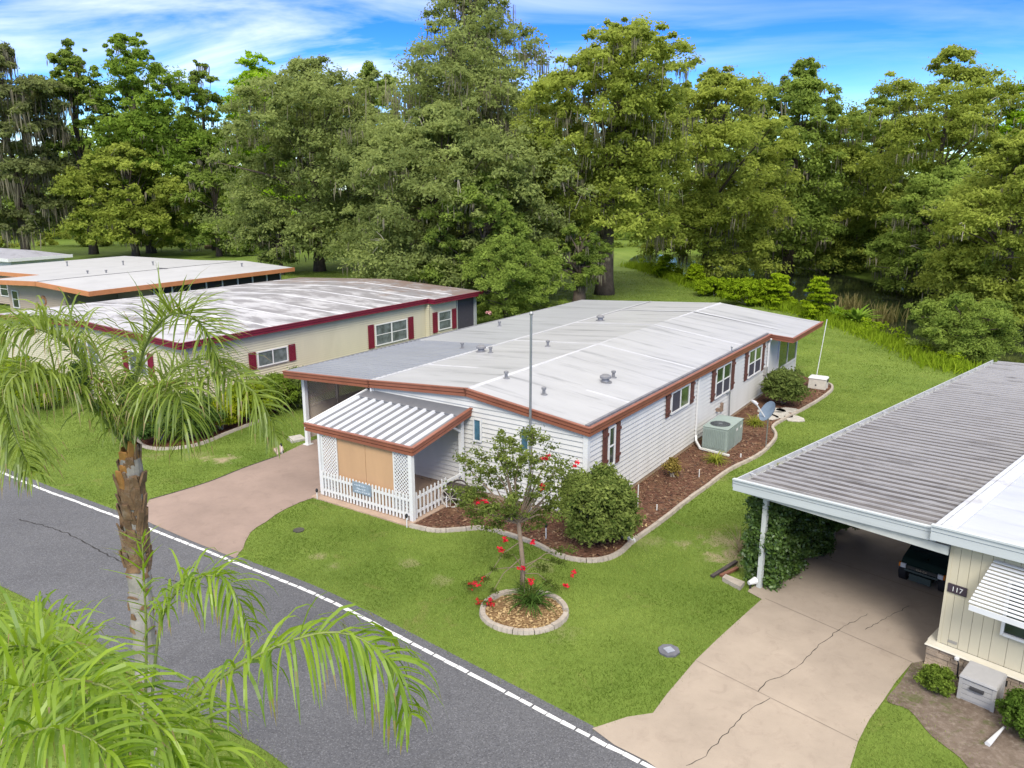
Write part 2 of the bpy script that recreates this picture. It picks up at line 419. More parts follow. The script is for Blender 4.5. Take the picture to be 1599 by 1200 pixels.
DRIVE_R = [G(*p) for p in ((1190, 937), (1164, 960), (1120, 1000), (1087, 1032), (1042, 1085), (1020, 1115), (980, 1121), (925, 1139), (960, 1165), (1010, 1190), (1060, 1225))] + \
          [G(1310, 1230), G(1328, 1200), G(1340, 1160), G(1358, 1125), G(1380, 1095), G(1400, 1065), G(1424, 1037), FR.w(.1, .1)[:2], FR.w(.1, 21)[:2], FR.w(-4.4, 21)[:2], FR.w(-4.4, .0)[:2], G(1168, 925)]
MB().poly(DRIVE_R, .022).build('driveway', concrete('tan concrete', (.345, .285, .225), (.24, .19, .15)))['kind'] = 'structure'
def z8(L): return [(980 + x / 4, 960 + y / 4) for x, y in L]
crack(z8([(370, 955), (490, 890), (560, 810), (640, 720), (700, 660), (770, 590), (890, 530)]), .007, .0265, 'driveway_crack', 3)
crack(z8([(820, 490), (870, 430), (1000, 370), (1100, 310), (1150, 235), (1320, 100), (1500, 0)]), .008, .0265, 'driveway_crack', 4)
crack([(1352, 985), (1420, 948)], .007, .0265, 'driveway_crack', 7)
joint_m = pm('slab joint', (.27, .22, .175), .9)
for a, b, w in ((G(1087, 1033), G(1340, 1160), .010), (G(1195, 936), G(1425, 1036), .012), (FR.w(-4.3, 3.2)[:2], FR.w(0, 3.2)[:2], .01), (FR.w(-4.3, 7)[:2], FR.w(0, 7)[:2], .01)):
    strip([a, b], -w, w, .0262).build('driveway_joint', joint_m)['kind'] = 'structure'
# ---------------------------------------------------------------- planting beds
def mulch_mat(name, a, b, cdry):
    m = new_mat(name); q = NT(m); v = q.pos()
    vo = q.n('ShaderNodeTexVoronoi', {'Vector': q.scaled(v, (1, 2.2, 1), (0, 0, .7)), 'Scale': 11., 'Randomness': 1.}).outputs['Color']
    s = q.n('ShaderNodeSeparateColor', {0: vo}).outputs[0]
    c = q.mix(s, a, b)
    c = q.mix(q.math('MULTIPLY', q.rng(q.noise(v, 1.1, 7, .7), .5, .68), .7), c, cdry)
    c = q.mix(q.math('MULTIPLY', q.rng(q.noise(v, 17, 4, .7), .62, .72), .8), c, (.48, .36, .22))
    p = q.n('ShaderNodeBsdfPrincipled', {'Base Color': c, 'Roughness': .9, 'Specular IOR Level': .15})
    bn = q.n('ShaderNodeBump', {'Height': q.noise(v, 16, 5, .8), 'Strength': 1., 'Distance': .06}); q.link(bn.outputs[0], p.inputs['Normal'])
    q.out(p.outputs[0]); return m
mulch = mulch_mat('bark mulch', (.075, .034, .022), (.19, .095, .060), (.24, .14, .075))
mulch2 = mulch_mat('red mulch', (.10, .035, .02), (.19, .07, .04), (.2, .09, .05))
straw = mulch_mat('dry mulch', (.16, .09, .045), (.33, .21, .10), (.42, .29, .14))
def soil_mat():
    m = new_mat('bare soil'); q = NT(m); v = q.pos()
    c = q.mix(q.rng(q.noise(v, 1.3, 9, .72, .8), .32, .68), (.13, .095, .07), (.26, .205, .16))
    c = q.mix(q.math('MULTIPLY', q.rng(q.noise(v, 7, 7, .75), .48, .68), .8), c, (.34, .28, .225))
    c = q.mix(q.math('MULTIPLY', q.rng(q.noise(v, 2.2, 7, .75, 1.), .54, .66), .8), c, (.10, .13, .03))
    p = q.n('ShaderNodeBsdfPrincipled', {'Base Color': c, 'Roughness': .95, 'Specular IOR Level': .1})
    bn = q.n('ShaderNodeBump', {'Height': q.noise(v, 9, 7, .8), 'Strength': 1., 'Distance': .06}); q.link(bn.outputs[0], p.inputs['Normal'])
    q.out(p.outputs[0]); return m
soil = soil_mat()
EDGE_M = smooth_line([G(*p) for p in ((641, 823), (680, 831), (720, 829), (755, 827), (791, 836), (836, 851), (872, 869), (900, 876), (926, 878), (950, 874), (970, 864), (989, 847), (1034, 815),
                                       (1070, 786), (1106, 760), (1140, 735), (1184, 713), (1207, 692), (1212, 680), (1207, 668), (1225, 656), (1259, 638), (1285, 622), (1299, 610), (1297, 602), (1280, 598))], 5)
BED_M = EDGE_M + [FM.w(.02, 25)[:2], FM.w(.02, -.02)[:2], FM.w(-4.5, -.02)[:2], FM.w(-4.5, -3.1)[:2]]
MB().poly(BED_M, .017).build('mulch_bed', mulch)['kind'] = 'structure'
EDGE_N = smooth_line([G(*p) for p in ((214, 672), (217, 690), (226, 699), (250, 703), (290, 700), (320, 693), (356, 678), (382, 668), (408, 658))], 5)
BED_N = EDGE_N + [G(440, 640), FN.w(3.5, 9)[:2], FN.w(.2, 9)[:2], FN.w(.2, -3)[:2]]
MB().poly(BED_N, .016).build('mulch_bed', mulch2)['kind'] = 'structure'
cxy = G(819, 956)
RING = [(cxy[0] + 1.02 * math.cos(a) * 1.03, cxy[1] + .98 * math.sin(a)) for a in [2 * math.pi * k / 40 for k in range(40)]]
MB().poly(RING, .018).build('mulch_bed', straw)['kind'] = 'structure'
SOIL_R = smooth_line([G(1424, 1037), G(1405, 1068), G(1385, 1095), G(1420, 1110), G(1455, 1150), G(1500, 1185), G(1540, 1230), (9.2, 11.4)], 4) + [(12, 9.5), FR.w(6, 0)[:2], FR.w(0, -.05)[:2]]
MB().poly(SOIL_R, .015).build('bare_soil', soil)['kind'] = 'structure'
# stray leaves and bark flakes in the beds
def flakes(name, poly, n, seed, m, s=.05):
    r = np.random.default_rng(seed); A = np.array([p[:2] for p in poly]); lo, hi = A.min(0), A.max(0)
    P = r.uniform(lo, hi, (n * 3, 2)); P = P[inside(P, poly)]; P = P[(inside(P, BED_M) | inside(P, BED_N) | inside(P, RING))][:n]; n = len(P)
    a = r.uniform(0, 6.28, n); L = r.uniform(.5, 1.5, n) * s; B = L * r.uniform(.25, .6, n)
    d = np.stack([np.cos(a), np.sin(a), r.uniform(-.4, .4, n)], 1); e = np.stack([-np.sin(a), np.cos(a), r.uniform(-.4, .4, n)], 1)
    c = np.column_stack([P, np.full(n, .04)])
    V = np.stack([c - d * L[:, None], c + e * B[:, None], c + d * L[:, None], c - e * B[:, None]], 1).reshape(-1, 3)
    tag(np_mesh(name, V, 4, m, None, r.random(n)), kind='stuff')
flake_m = leaf_mat('bark flake', (.05, .025, .018), (.27, .17, .10), .0, .03)
dry_m = leaf_mat('dry leaf', (.18, .10, .04), (.55, .40, .2), .1, .03)
flakes('bark_chips', BED_M, 9000, 5, flake_m, .055)
flakes('bark_chips', BED_N, 2000, 6, flake_m, .05)
flakes('leaf_litter', RING, 900, 7, dry_m, .05)
flakes('leaf_litter', [FM.w(-.6, -1.4)[:2], FM.w(2.4, -1.6)[:2], FM.w(2.3, 1)[:2], FM.w(.2, .6)[:2]], 260, 8, dry_m, .05)
def edging(name, L, label, closed=False, m=None, w=.15, h=.11, seg=.62, group=None):
    """scalloped concrete kerb pieces laid end to end"""
    pts = resample(L + ([L[0]] if closed else []), seg / 4); mb = MB(); n = len(pts); r = random.Random(len(L))
    k = 0
    while k < n - 1:
        e = min(k + 4, n - 1); hh = h + r.uniform(-.012, .012); a0 = k
        for i in range(k, e):
            a, b = Vector(pts[i]), Vector(pts[i + 1]); t = (b - a).normalized(); nrm = Vector((t.y, -t.x)) * w / 2
            if i == k: a = a + t * .008
            if i == e - 1: b = b - t * .008
            A = [(*(a - nrm), 0), (*(a + nrm), 0), (*(b + nrm), 0), (*(b - nrm), 0)]
            B = [(*(a - nrm * .72), hh), (*(a + nrm * .72), hh), (*(b + nrm * .72), hh), (*(b - nrm * .72), hh)]
            mb.hexa(A, B)
        k = e
    return tag(mb.build(name, m), label, 'garden edging', group)
kerb_m = pm('kerb concrete', (.46, .40, .33), .85, .2, 5, bump=.3, stain=(.25, .21, .17), stain_amt=.55)
edging('garden_edging', EDGE_M, 'long winding concrete kerb around the mulch bed of the white home', False, kerb_m)
edging('garden_edging', RING, 'small round concrete kerb ringing the flowering tree on the lawn', True, kerb_m, .17, .10, .5)
edging('garden_edging', EDGE_N, 'curved concrete kerb in front of the hedge of the yellow home', False, kerb_m)
#PART2
# ================================================================ buildings
white_siding = pm('white vinyl', (.69, .68, .645), .55, .06, 1.2, stain=(.46, .43, .36), stain_amt=.35, stretch=(1, 1, .25))
white_trim = pm('white trim', (.80, .80, .78), .5, .05, 2)
terracotta = pm('terracotta trim', (.30, .105, .060), .45, .14, 1.5, stain=(.20, .075, .045), stain_amt=.5)
brown_sh = pm('brown shutter', (.135, .048, .036), .6, .15, 4)
skirt_tan = pm('tan skirting', (.42, .31, .21), .85, .2, 4, bump=.3)
pane_g = glass('window glass'); pane_b = glass('blue art glass', (.05, .12, .17), .2); pane_green = glass('green reflecting glass', (.045, .075, .03), .08)
screen_m = pm('insect screen', (.06, .055, .07), .7, .15, 6)
pipe_m = pm('vent pipe', (.26, .26, .27), .5, .2, 8, metal=.3)
alu = pm('weathered aluminium', (.42, .43, .45), .4, .15, 4, metal=.7)
def roof_mat(name, col, dirt, amt, rough=.38, stretch=(.22, 1.1, 1), scale=.9, speck=0.):
    col = sc3(col, ALB); dirt = sc3(dirt, ALB)
    m = new_mat(name); q = NT(m); v = q.obj(); vs = q.scaled(v, stretch)
    c = q.mix(q.rng(q.noise(vs, scale, 7, .62), .3, .7), sc3(col, .90), sc3(col, 1.06))
    c = q.mix(q.math('MULTIPLY', q.rng(q.noise(q.scaled(v, (stretch[0] * .6, stretch[1] * 1.6, 1)), scale * 1.2, 9, .72, .4), .53, .74), amt), c, dirt)
    if speck: c = q.mix(q.math('MULTIPLY', q.rng(q.noise(v, 3.2, 9, .8), .55, .70), speck), c, sc3(dirt, .5))
    p = q.n('ShaderNodeBsdfPrincipled', {'Base Color': c, 'Roughness': rough, 'Specular IOR Level': .5})
    bn = q.n('ShaderNodeBump', {'Height': q.noise(v, 1.3, 3, .5), 'Strength': .25, 'Distance': .05}); q.link(bn.outputs[0], p.inputs['Normal'])
    q.out(p.outputs[0]); return m
def lap_wall(mb, p0, p1, z0, prof, out, pitch=.165, lip=.044):
    """lap siding from p0 to p1 (x, y); prof: list of (fraction along, top z)"""
    p0, p1, out = Vector((*p0, 0)), Vector((*p1, 0)), Vector((*out, 0)); d = p1 - p0; z = z0
    zmax = max(t for _, t in prof)
    def spans(z):
        r = []; a = None; N = 120
        for i in range(N + 1):
            f = i / N
            for (f0, t0), (f1, t1) in zip(prof[:-1], prof[1:]):
                if f0 <= f <= f1: t = t0 + (t1 - t0) * (f - f0) / max(f1 - f0, 1e-6); break
            ok = t > z + .005
            if ok and a is None: a = f
            if a is not None and (not ok or i == N): r.append((a, f)); a = None
        return r
    while z < zmax - .01:
        for a, b in spans(z):
            if b - a < .004: continue
            A, B = p0 + d * a, p0 + d * b; zu = z + pitch; o1 = out * lip
            zz = Vector((0, 0, z)); zt = Vector((0, 0, min(zu, zmax)))
            mb.quad(A + zz + o1, B + zz + o1, B + zt, A + zt); mb.quad(A + zz, B + zz, B + zz + o1, A + zz + o1)
        z += pitch
    return mb
def window(parent, f_axis, a0, a1, z0, z1, pos, out, kind='double', panes=None, fm=None, name='window', fw=.06):
    """f_axis 'y': window in a wall of constant x; 'x': wall of constant y. out = +-1 outward"""
    fm = fm or white_trim
    pos = pos + out * .038
    def P(a, o, z): return (pos + out * o, a, z) if f_axis == 'y' else (a, pos + out * o, z)
    def bx(mb, a, b, za, zb, o0, o1):
        c0, c1 = P(a, o0, za), P(b, o1, zb)
        mb.box(min(c0[0], c1[0]), max(c0[0], c1[0]), min(c0[1], c1[1]), max(c0[1], c1[1]), za, zb)
    mb = MB(); d0, d1 = -.02, .06
    bx(mb, a0, a0 + fw, z0, z1, d0, d1); bx(mb, a1 - fw, a1, z0, z1, d0, d1)
    bx(mb, a0 + fw, a1 - fw, z1 - fw, z1, d0, d1); bx(mb, a0 + fw, a1 - fw, z0, z0 + fw, d0, d1 + .015)
    mid = (a0 + a1) / 2; zm = (z0 + z1) / 2; cells = []
    if kind in ('single',):
        bx(mb, a0 + fw, a1 - fw, zm - .02, zm + .02, d0, d1 - .008); cells = [(a0 + fw, a1 - fw, z0 + fw, zm - .02, 0), (a0 + fw, a1 - fw, zm + .02, z1 - fw, 1)]
    elif kind == 'slider':
        bx(mb, mid - .025, mid + .025, z0 + fw, z1 - fw, d0, d1 - .008); cells = [(a0 + fw, mid - .025, z0 + fw, z1 - fw, 0), (mid + .025, a1 - fw, z0 + fw, z1 - fw, 1)]
    elif kind == 'double':
        bx(mb, mid - .045, mid + .045, z0 + fw, z1 - fw, d0, d1 - .008)
        for s, e in ((a0 + fw, mid - .045), (mid + .045, a1 - fw)):
            bx(mb, s, e, zm - .02, zm + .02, d0, d1 - .012); cells += [(s, e, z0 + fw, zm - .02, 0), (s, e, zm + .02, z1 - fw, 1)]
    else: cells = [(a0 + fw, a1 - fw, z0 + fw, z1 - fw, 0)]
    o = mb.build(name, fm, parent)
    for s, e, za, zb, k in cells:
        m2 = MB(); bx(m2, s, e, za, zb, -.01, .022); m2.build('pane', (panes or (pane_g,))[k % len(panes or (1,))], o)
    return o
def shutter(parent, f_axis, a0, a1, z0, z1, pos, out, m, style='board'):
    mb = MB(); pos = pos + out * .036
    def bx(a, b, za, zb, o0, o1):
        x = sorted((pos + out * o0, pos + out * o1))
        if f_axis == 'y': mb.box(x[0], x[1], a, b, za, zb)
        else: mb.box(a, b, x[0], x[1], za, zb)
    if style == 'board':
        n = 3; w = (a1 - a0) / n
        for i in range(n): bx(a0 + i * w + .006, a0 + (i + 1) * w - .006, z0, z1, .012, .042 + .004 * (i % 2))
        for z in (z0 + .16 * (z1 - z0), z0 + .80 * (z1 - z0)): bx(a0 - .03, a1 + .03, z, z + .09, .043, .07)
    else:
        bx(a0, a0 + .05, z0, z1, .01, .05); bx(a1 - .05, a1, z0, z1, .01, .05); bx(a0 + .05, a1 - .05, z1 - .06, z1, .01, .048); bx(a0 + .05, a1 - .05, z0, z0 + .06, .01, .048)
        k = int((z1 - z0 - .12) / .07)
        for i in range(k): bx(a0 + .05, a1 - .05, z0 + .06 + i * .07 + .008, z0 + .06 + (i + 1) * .07, .012, .032)
    return mb.build('shutter', m, parent)
def fascia(parent, pts, m, h=.27, two=True, t=.05, name='fascia', g=.07):
    """pts: roof edge, top points; outward = right of travel"""
    mb = MB(); n = len(pts)
    for i in range(n - 1):
        a, b = Vector(pts[i]), Vector(pts[i + 1]); d = (b - a); d2 = Vector((d.x, d.y, 0)).normalized(); o = Vector((d2.y, -d2.x, 0)); dn = Vector((0, 0, -1))
        e0 = d2 * (0 if i == 0 else 0); 
        def pr(o0, o1, h0, h1, ext):
            A = a - d2 * ext; B = b + d2 * ext
            mb.hexa([A + o * o0 + dn * h1, B + o * o0 + dn * h1, B + o * o1 + dn * h1, A + o * o1 + dn * h1][::-1],
                    [A + o * o0 + dn * h0, B + o * o0 + dn * h0, B + o * o1 + dn * h0, A + o * o1 + dn * h0][::-1])
        if two:
            pr(-.03, g + .03, -.02, .015, .05); pr(-.03, g, .015, h * .5, .05); pr(-.03, t * .4, h * .5, h * .62, .02); pr(-.03, t, h * .62, h, .035)
        else: pr(-.03, t, -.01, h, .035)
    return mb.build(name, m, parent)
def ribbed(mb, c00, c10, c01, c11, along, pitch, w, h, th=.03, ribs=None):
    """deck c00-c10 (u), c01-c11; ribs run along u if along=='u' else along v"""
    c00, c10, c01, c11 = map(Vector, (c00, c10, c01, c11))
    mb.hexa([p - Vector((0, 0, th)) for p in (c00, c10, c11, c01)], [c00, c10, c11, c01])
    if along == 'u': e0, e1, f0, f1 = c00, c01, c10, c11
    else: e0, e1, f0, f1 = c00, c10, c01, c11
    L = (e1 - e0).length; n = int(L / pitch); mb = ribs or mb
    for i in range(n + 1):
        t = min(i * pitch / L, 1 - w / L); t2 = t + w / L
        a, b, c, d = e0.lerp(e1, t), e0.lerp(e1, t2), f0.lerp(f1, t2), f0.lerp(f1, t); up = Vector((0, 0, h)); ins = .22
        mb.hexa([a, b, c, d], [a.lerp(b, ins) + up, a.lerp(b, 1 - ins) + up, d.lerp(c, 1 - ins) + up, d.lerp(c, ins) + up])
    return mb
def lattice(mb, o, ux, uz, w, h, pitch=.12, bw=.03, th=.012, nrm=(0, -1, 0)):
    """diagonal lattice in a w x h panel at o"""
    o, ux, uz, nrm = Vector(o), Vector(ux), Vector(uz), Vector(nrm)
    for s, lay in ((1, 0), (-1, th)):
        k = -h if s == 1 else 0; end = w if s == 1 else w + h
        while k < end:
            if s == 1: a = (max(k, 0), max(-k, 0)); t = min(w - a[0], h - a[1]); b = (a[0] + t, a[1] + t)
            else:
                a = (min(k, w), max(k - w, 0)); t = min(a[0], h - a[1]); b = (a[0] - t, a[1] + t)
            if t > .03:
                A = o + ux * a[0] + uz * a[1] + nrm * lay; B = o + ux * b[0] + uz * b[1] + nrm * lay
                mb.bar(A, B, bw, th * .9, up=nrm)
            k += pitch
    fr = .04
    for a, b in (((0, 0), (w, 0)), ((0, h), (w, h)), ((0, 0), (0, h)), ((w, 0), (w, h))):
        mb.bar(o + ux * a[0] + uz * a[1] + nrm * .006, o + ux * b[0] + uz * b[1] + nrm * .006, fr, .04, up=nrm)
    return mb

# ---------------------------------------------------------------- the white home
H1 = at_frame('mobile_home', 'white sided home with terracotta roof trim, brown shutters and a picket fenced porch', 'house', FM)
mb = MB()
lap_wall(mb, (-9, 0), (0, 0), .17, [(0, 3.30), (.492, 3.62), (1, 3.02)], (0, -1))
lap_wall(mb, (0, 0), (0, 19.3), .17, [(0, 3.0), (1, 3.0)], (1, 0))
lap_wall(mb, (-9, 0), (-9, 8.2), .17, [(0, 3.2), (1, 3.2)], (-1, 0))
lap_wall(mb, (-13.6, 8.2), (-9, 8.2), .17, [(0, 3.0), (1, 3.2)], (0, -1))
mb.quad((-9.0, .012, 0), (-9.0, .012, 3.2), (-4.57, .012, 3.55), (-.004, .012, 3.0), (-.004, .012, 0)); mb.quad((-.012, .004, 0), (-.012, 24.9, 0), (-.012, 24.9, 3), (-.012, .004, 3))
mb.quad((-13.6, 8.3, 0), (-13.6, 24.9, 0), (-13.6, 24.9, 3.05), (-13.6, 8.3, 3.05)); mb.quad((-13.59, 24.9, 0), (-.02, 24.9, 0), (-.02, 24.9, 3.), (-4.57, 24.9, 3.5), (-13.59, 24.9, 3.0))
mb.build('wall', white_siding, H1)
mb = MB(); mb.hexa([(-.11, -.055, .12), (.055, -.055, .12), (.055, .11, .12), (-.11, .11, .12)], [(-.11, -.055, 3.03), (.055, -.055, 3.03), (.055, .11, 3.03), (-.11, .11, 3.03)]); mb.build('corner_trim', white_trim, H1)
for b_ in ((-9.02, -8.9, -.055, -.002, .12, 3.25), (.002, .055, 9.42, 9.54, .15, 3.0), (.002, .055, 19.15, 19.32, .12, 3.0)): MB().box(*b_).build('corner_trim', white_trim, H1)
mb = MB(); mb.box(-9.0, -.012, .02, .12, -.1, .19); mb.box(-.11, -.012, .12, 19.2, -.1, .19)
r = random.Random(5); y = .1
while y < 19:                                                # loose course of skirting blocks
    L = r.uniform(.35, .6); mb.box(-.011, r.uniform(.004, .016), y, min(y + L - .012, 19.2), -.1, .165); y += L
x = -8.9
while x < -.1: L = r.uniform(.35, .6); mb.box(x, min(x + L - .012, -.03), r.uniform(-.014, -.002), .019, -.1, .165); x += L
mb.build('skirting', skirt_tan, H1)
memb = roof_mat('white roof membrane', (.48, .482, .485), (.18, .185, .19), 1.)
memb2 = roof_mat('greyed roof membrane', (.42, .43, .445), (.18, .185, .195), .9)
T = .06
mb = MB()
mb.slab([(-9.03, -.10, 3.43), (-4.57, -.10, 3.76), (-4.57, 14.5, 3.74), (-9.03, 14.5, 3.43)], T); mb.slab([(-4.57, -.10, 3.76), (.10, -.10, 3.18), (.10, 14.5, 3.18), (-4.57, 14.5, 3.74)], T)
mb.slab([(-9.03, 14.5, 3.43), (-4.57, 14.5, 3.74), (-4.57, 25, 3.66), (-9.03, 25, 3.40)], T)
mb.slab([(-4.57, 14.5, 3.74), (.10, 14.5, 3.18), (.10, 25, 3.15), (-4.57, 25, 3.66)], T); mb.slab([(.101, 18.98, 3.17), (1.25, 18.98, 3.08), (1.25, 25, 3.06), (.101, 25, 3.15)], T)
RF = mb.build('roof', memb, H1)
mb = MB(); mb.slab([(-13.85, 8.2, 3.12), (-9.031, 8.2, 3.42), (-9.031, 25, 3.395), (-13.9, 25, 3.12)], T); mb.build('roof', memb2, H1)
seam = pm('roof seam', (.58, .585, .60), .45, .10, 1.5, stain=(.34, .35, .37), stain_amt=.6)
mb = MB()                                                    # coated seams, raised a few millimetres
def zr(x, y):
    if x < -9.03: return 3.12 + (3.42 - 3.12) * (x + 13.85) / 4.82
    if x < -4.57: return 3.43 + (3.745 - 3.43) * (x + 9.03) / 4.46
    return 3.75 - (3.75 - 3.18) * (x + 4.57) / 4.67
for x0, x1, y0, y1 in ((-9.15, -8.9, 0, 24.8),):
    mb.slab([(x0, y0, zr(x0, 0) + .012), (x1, y0, zr(x1, 0) + .012), (x1, y1, zr(x1, 0) + .010), (x0, y1, zr(x0, 0) - .008)], .01)
for y in (3.1, 9.3, 15.2, 20.5):
    for xa, xb in ((-9.0, -4.6), (-4.54, .06)):
        mb.slab([(xa, y, zr(xa, y) + .004), (xb, y, zr(xb, y) + .004), (xb, y + .16, zr(xb, y) + .004), (xa, y + .16, zr(xa, y) + .004)], .008)
mb.hexa([(-4.72, 0, 3.735), (-4.42, 0, 3.735), (-4.42, 24.9, 3.63), (-4.72, 24.9, 3.63)], [(-4.6, 0, 3.785), (-4.54, 0, 3.785), (-4.54, 24.9, 3.69), (-4.6, 24.9, 3.69)])
mb.build('roof_seam', seam, H1)
def vent(x, y, big):
    mb = MB(); z = zr(x, y)
    if big: mb.lathe((x, y, z - .02), [(.24, 0), (.24, .03), (.15, .05), (.13, .16), (.21, .17), (.21, .24), (.13, .30), (.02, .32)], 18)
    else: mb.lathe((x, y, z - .02), [(.13, 0), (.12, .04), (.055, .06), (.055, .2), (.085, .21), (.085, .28), (.03, .30)], 12)
    mb.build('roof_vent', pipe_m, H1, smooth=False)
for a in ((-4.35, 1.95, 0), (-2.5, 1.5, 0), (-1.75, 4.6, 1), (-1.8, 5.35, 0), (-8.6, 6.3, 1), (-8.0, 6.15, 0), (-8.0, 16.2, 1), (-12.4, 13.2, 0), (-6.4, 8.2, 0), (-10.0, 6.8, 0)): vent(*a)
carp = roof_mat('grey metal roofing', (.27, .285, .31), (.17, .175, .185), .7, .42, (.2, 1, 1))
mb = MB(); ribbed(mb, (-13.65, -.10, 3.18), (-9.04, -.10, 3.42), (-13.75, 8.195, 3.11), (-9.04, 8.195, 3.41), 'u', .30, .055, .028); CR = mb.build('carport_roof', carp, H1)
fascia(H1, [(-13.65, -.12, 3.19), (-9.03, -.12, 3.44), (-4.57, -.12, 3.77), (.12, -.12, 3.18)], terracotta)
fascia(H1, [(.12, -.12, 3.18), (.12, 18.98, 3.17)], terracotta)
fascia(H1, [(.12, 18.98, 3.165), (1.25, 18.98, 3.08), (1.25, 25, 3.06)], terracotta, .24)
mb = MB(); mb.bar((.02, -.1, 3.235), (.02, 18.9, 3.225), .10, .05); mb.build('gutter_flashing', pm('dark flashing', (.20, .20, .22), .5, .25, 3), H1)
mb = MB(); mb.bar((-13.72, -.1, 3.11), (-13.92, 25, 3.05), .10, .13); mb.build('gutter', pm('grey gutter', (.22, .22, .23), .5, .25, 3), H1)
RW = lambda *a, **k: window(H1, 'y', *a, .008, 1, **k)
for z0, z1, (s0, s1), (w0, w1), (t0, t1), k, pn in ((1.42, 2.84, (.95, 1.27), (1.32, 1.80), (1.84, 2.18), 'single', (pane_g,)), (1.95, 2.88, (6.05, 6.40), (6.5, 8.35), (8.45, 8.85), 'slider', (screen_m, pane_green)),
                                                    (1.45, 2.86, (10.95, 11.33), (11.4, 13.3), (13.42, 13.85), 'double', (screen_m, pane_green)), (1.45, 2.86, (15.4, 15.78), (15.88, 17.9), (18.0, 18.42), 'double', (screen_m, pane_green))):
    shutter(H1, 'y', s0, s1, z0, z1, .008, 1, brown_sh); shutter(H1, 'y', t0, t1, z0, z1, .008, 1, brown_sh)
    RW(w0, w1, z0 + .03, z1 - .03, kind=k, panes=pn)
for x0 in (-4.33, -2.42): window(H1, 'x', x0, x0 + .34, 1.95, 2.76, -.008, -1, 'plain', (pane_b,), fw=.045)
# downspouts
for pts in ([(.075, 9.35, 2.9), (.075, 9.35, .42), (.15, 9.2, .22), (.5, 8.75, .10), (1.75, 8.62, .07)], [(.22, 18.9, 2.95), (.10, 19.05, 2.75), (.10, 19.1, .2)], [(-8.98, -.09, 3.2), (-8.98, -.09, .2)]):
    mb = MB()
    for a, b in zip(pts[:-1], pts[1:]): mb.bar(a, b, .085, .07)
    mb.build('downspout', white_trim, H1)
# meters, hose boxes and the cable pipe on the side wall
mb = MB(); mb.box(.02, .16, 18.62, 18.95, 1.12, 1.5); mb.box(.02, .10, 18.7, 18.8, .2, 1.12); mb.box(.02, .12, 18.45, 18.6, .3, .75); mb.build('meter_box', pm('meter grey', (.40, .39, .37), .6, .15, 6), H1)
for b_ in ((.02, .13, 12.3, 12.46, .72, 1.1), (.02, .18, 11.75, 11.9, .85, 1.0)): MB().box(*b_).build('cable_box', pm('cable box', (.30, .21, .15), .7, .2, 6), H1)
# screened sun room at the rear
mb = MB(); mb.box(-.01, .03, 19.33, 21.05, .05, 3.02); mb.box(-.01, .03, 21.05, 24.9, .05, .88); mb.box(-.01, .03, 21.05, 24.9, 2.72, 3.02); mb.box(-.01, .06, 24.7, 24.95, .05, 3.02)
mb.build('sun_room_wall', white_siding, H1)
w = window(H1, 'y', 21.05, 24.7, .88, 2.72, .006, 1, 'slider', (glass('dark green glass', (.012, .035, .025), .06),), name='sun_room_window')
mb = MB(); mb.bar((.06, 19.9, 2.95), (.06, 20.9, 2.95), .03, .05); mb.bar((.06, 20.3, 2.9), (.5, 20.3, 2.86), .03, .03); mb.bar((.06, 20.7, 2.9), (.5, 20.7, 2.86), .03, .03); mb.bar((.5, 20.1, 2.86), (.5, 20.9, 2.86), .03, .03)
mb.build('awning_bracket', white_trim, H1)
# carport post and privacy screen
mb = MB(); mb.box(-13.33, -13.17, .40, .56, 0, 3.0); mb.box(-13.40, -13.10, .33, .63, 0, .05); mb.build('carport_post', white_trim, H1)
mb = MB(); mb.box(-13.31, -13.19, 8.02, 8.14, 0, 3.0); mb.build('carport_post', white_trim, H1)
beige = pm('beige screen', (.60, .52, .42), .7, .1, 2)
mb = MB()
for y0, y1 in ((.62, 2.3), (2.36, 4.6), (4.66, 7.9)): mb.box(-13.36, -13.33, y0, y1, .25, 1.55)
for y in (.6, 2.3, 4.6, 7.9): mb.box(-13.38, -13.30, y, y + .06, .1, 2.95)
mb.box(-13.375, -13.315, .66, 7.9, 1.551, 1.60); mb.box(-13.375, -13.315, .66, 7.9, 2.90, 2.95); mb.build('privacy_screen', beige, H1)
mb = MB(); lattice(mb, (-13.35, .7, 1.62), (0, 1, 0), (0, 0, 1), 1.55, 1.26, .11, .045, .012, (1, 0, 0)); lattice(mb, (-13.35, 2.4, 1.62), (0, 1, 0), (0, 0, 1), 2.2, 1.26, .11, .045, .012, (1, 0, 0)); lattice(mb, (-13.35, 4.7, 1.62), (0, 1, 0), (0, 0, 1), 3.2, 1.26, .11, .045, .012, (1, 0, 0))
mb.build('lattice_screen', beige, H1)
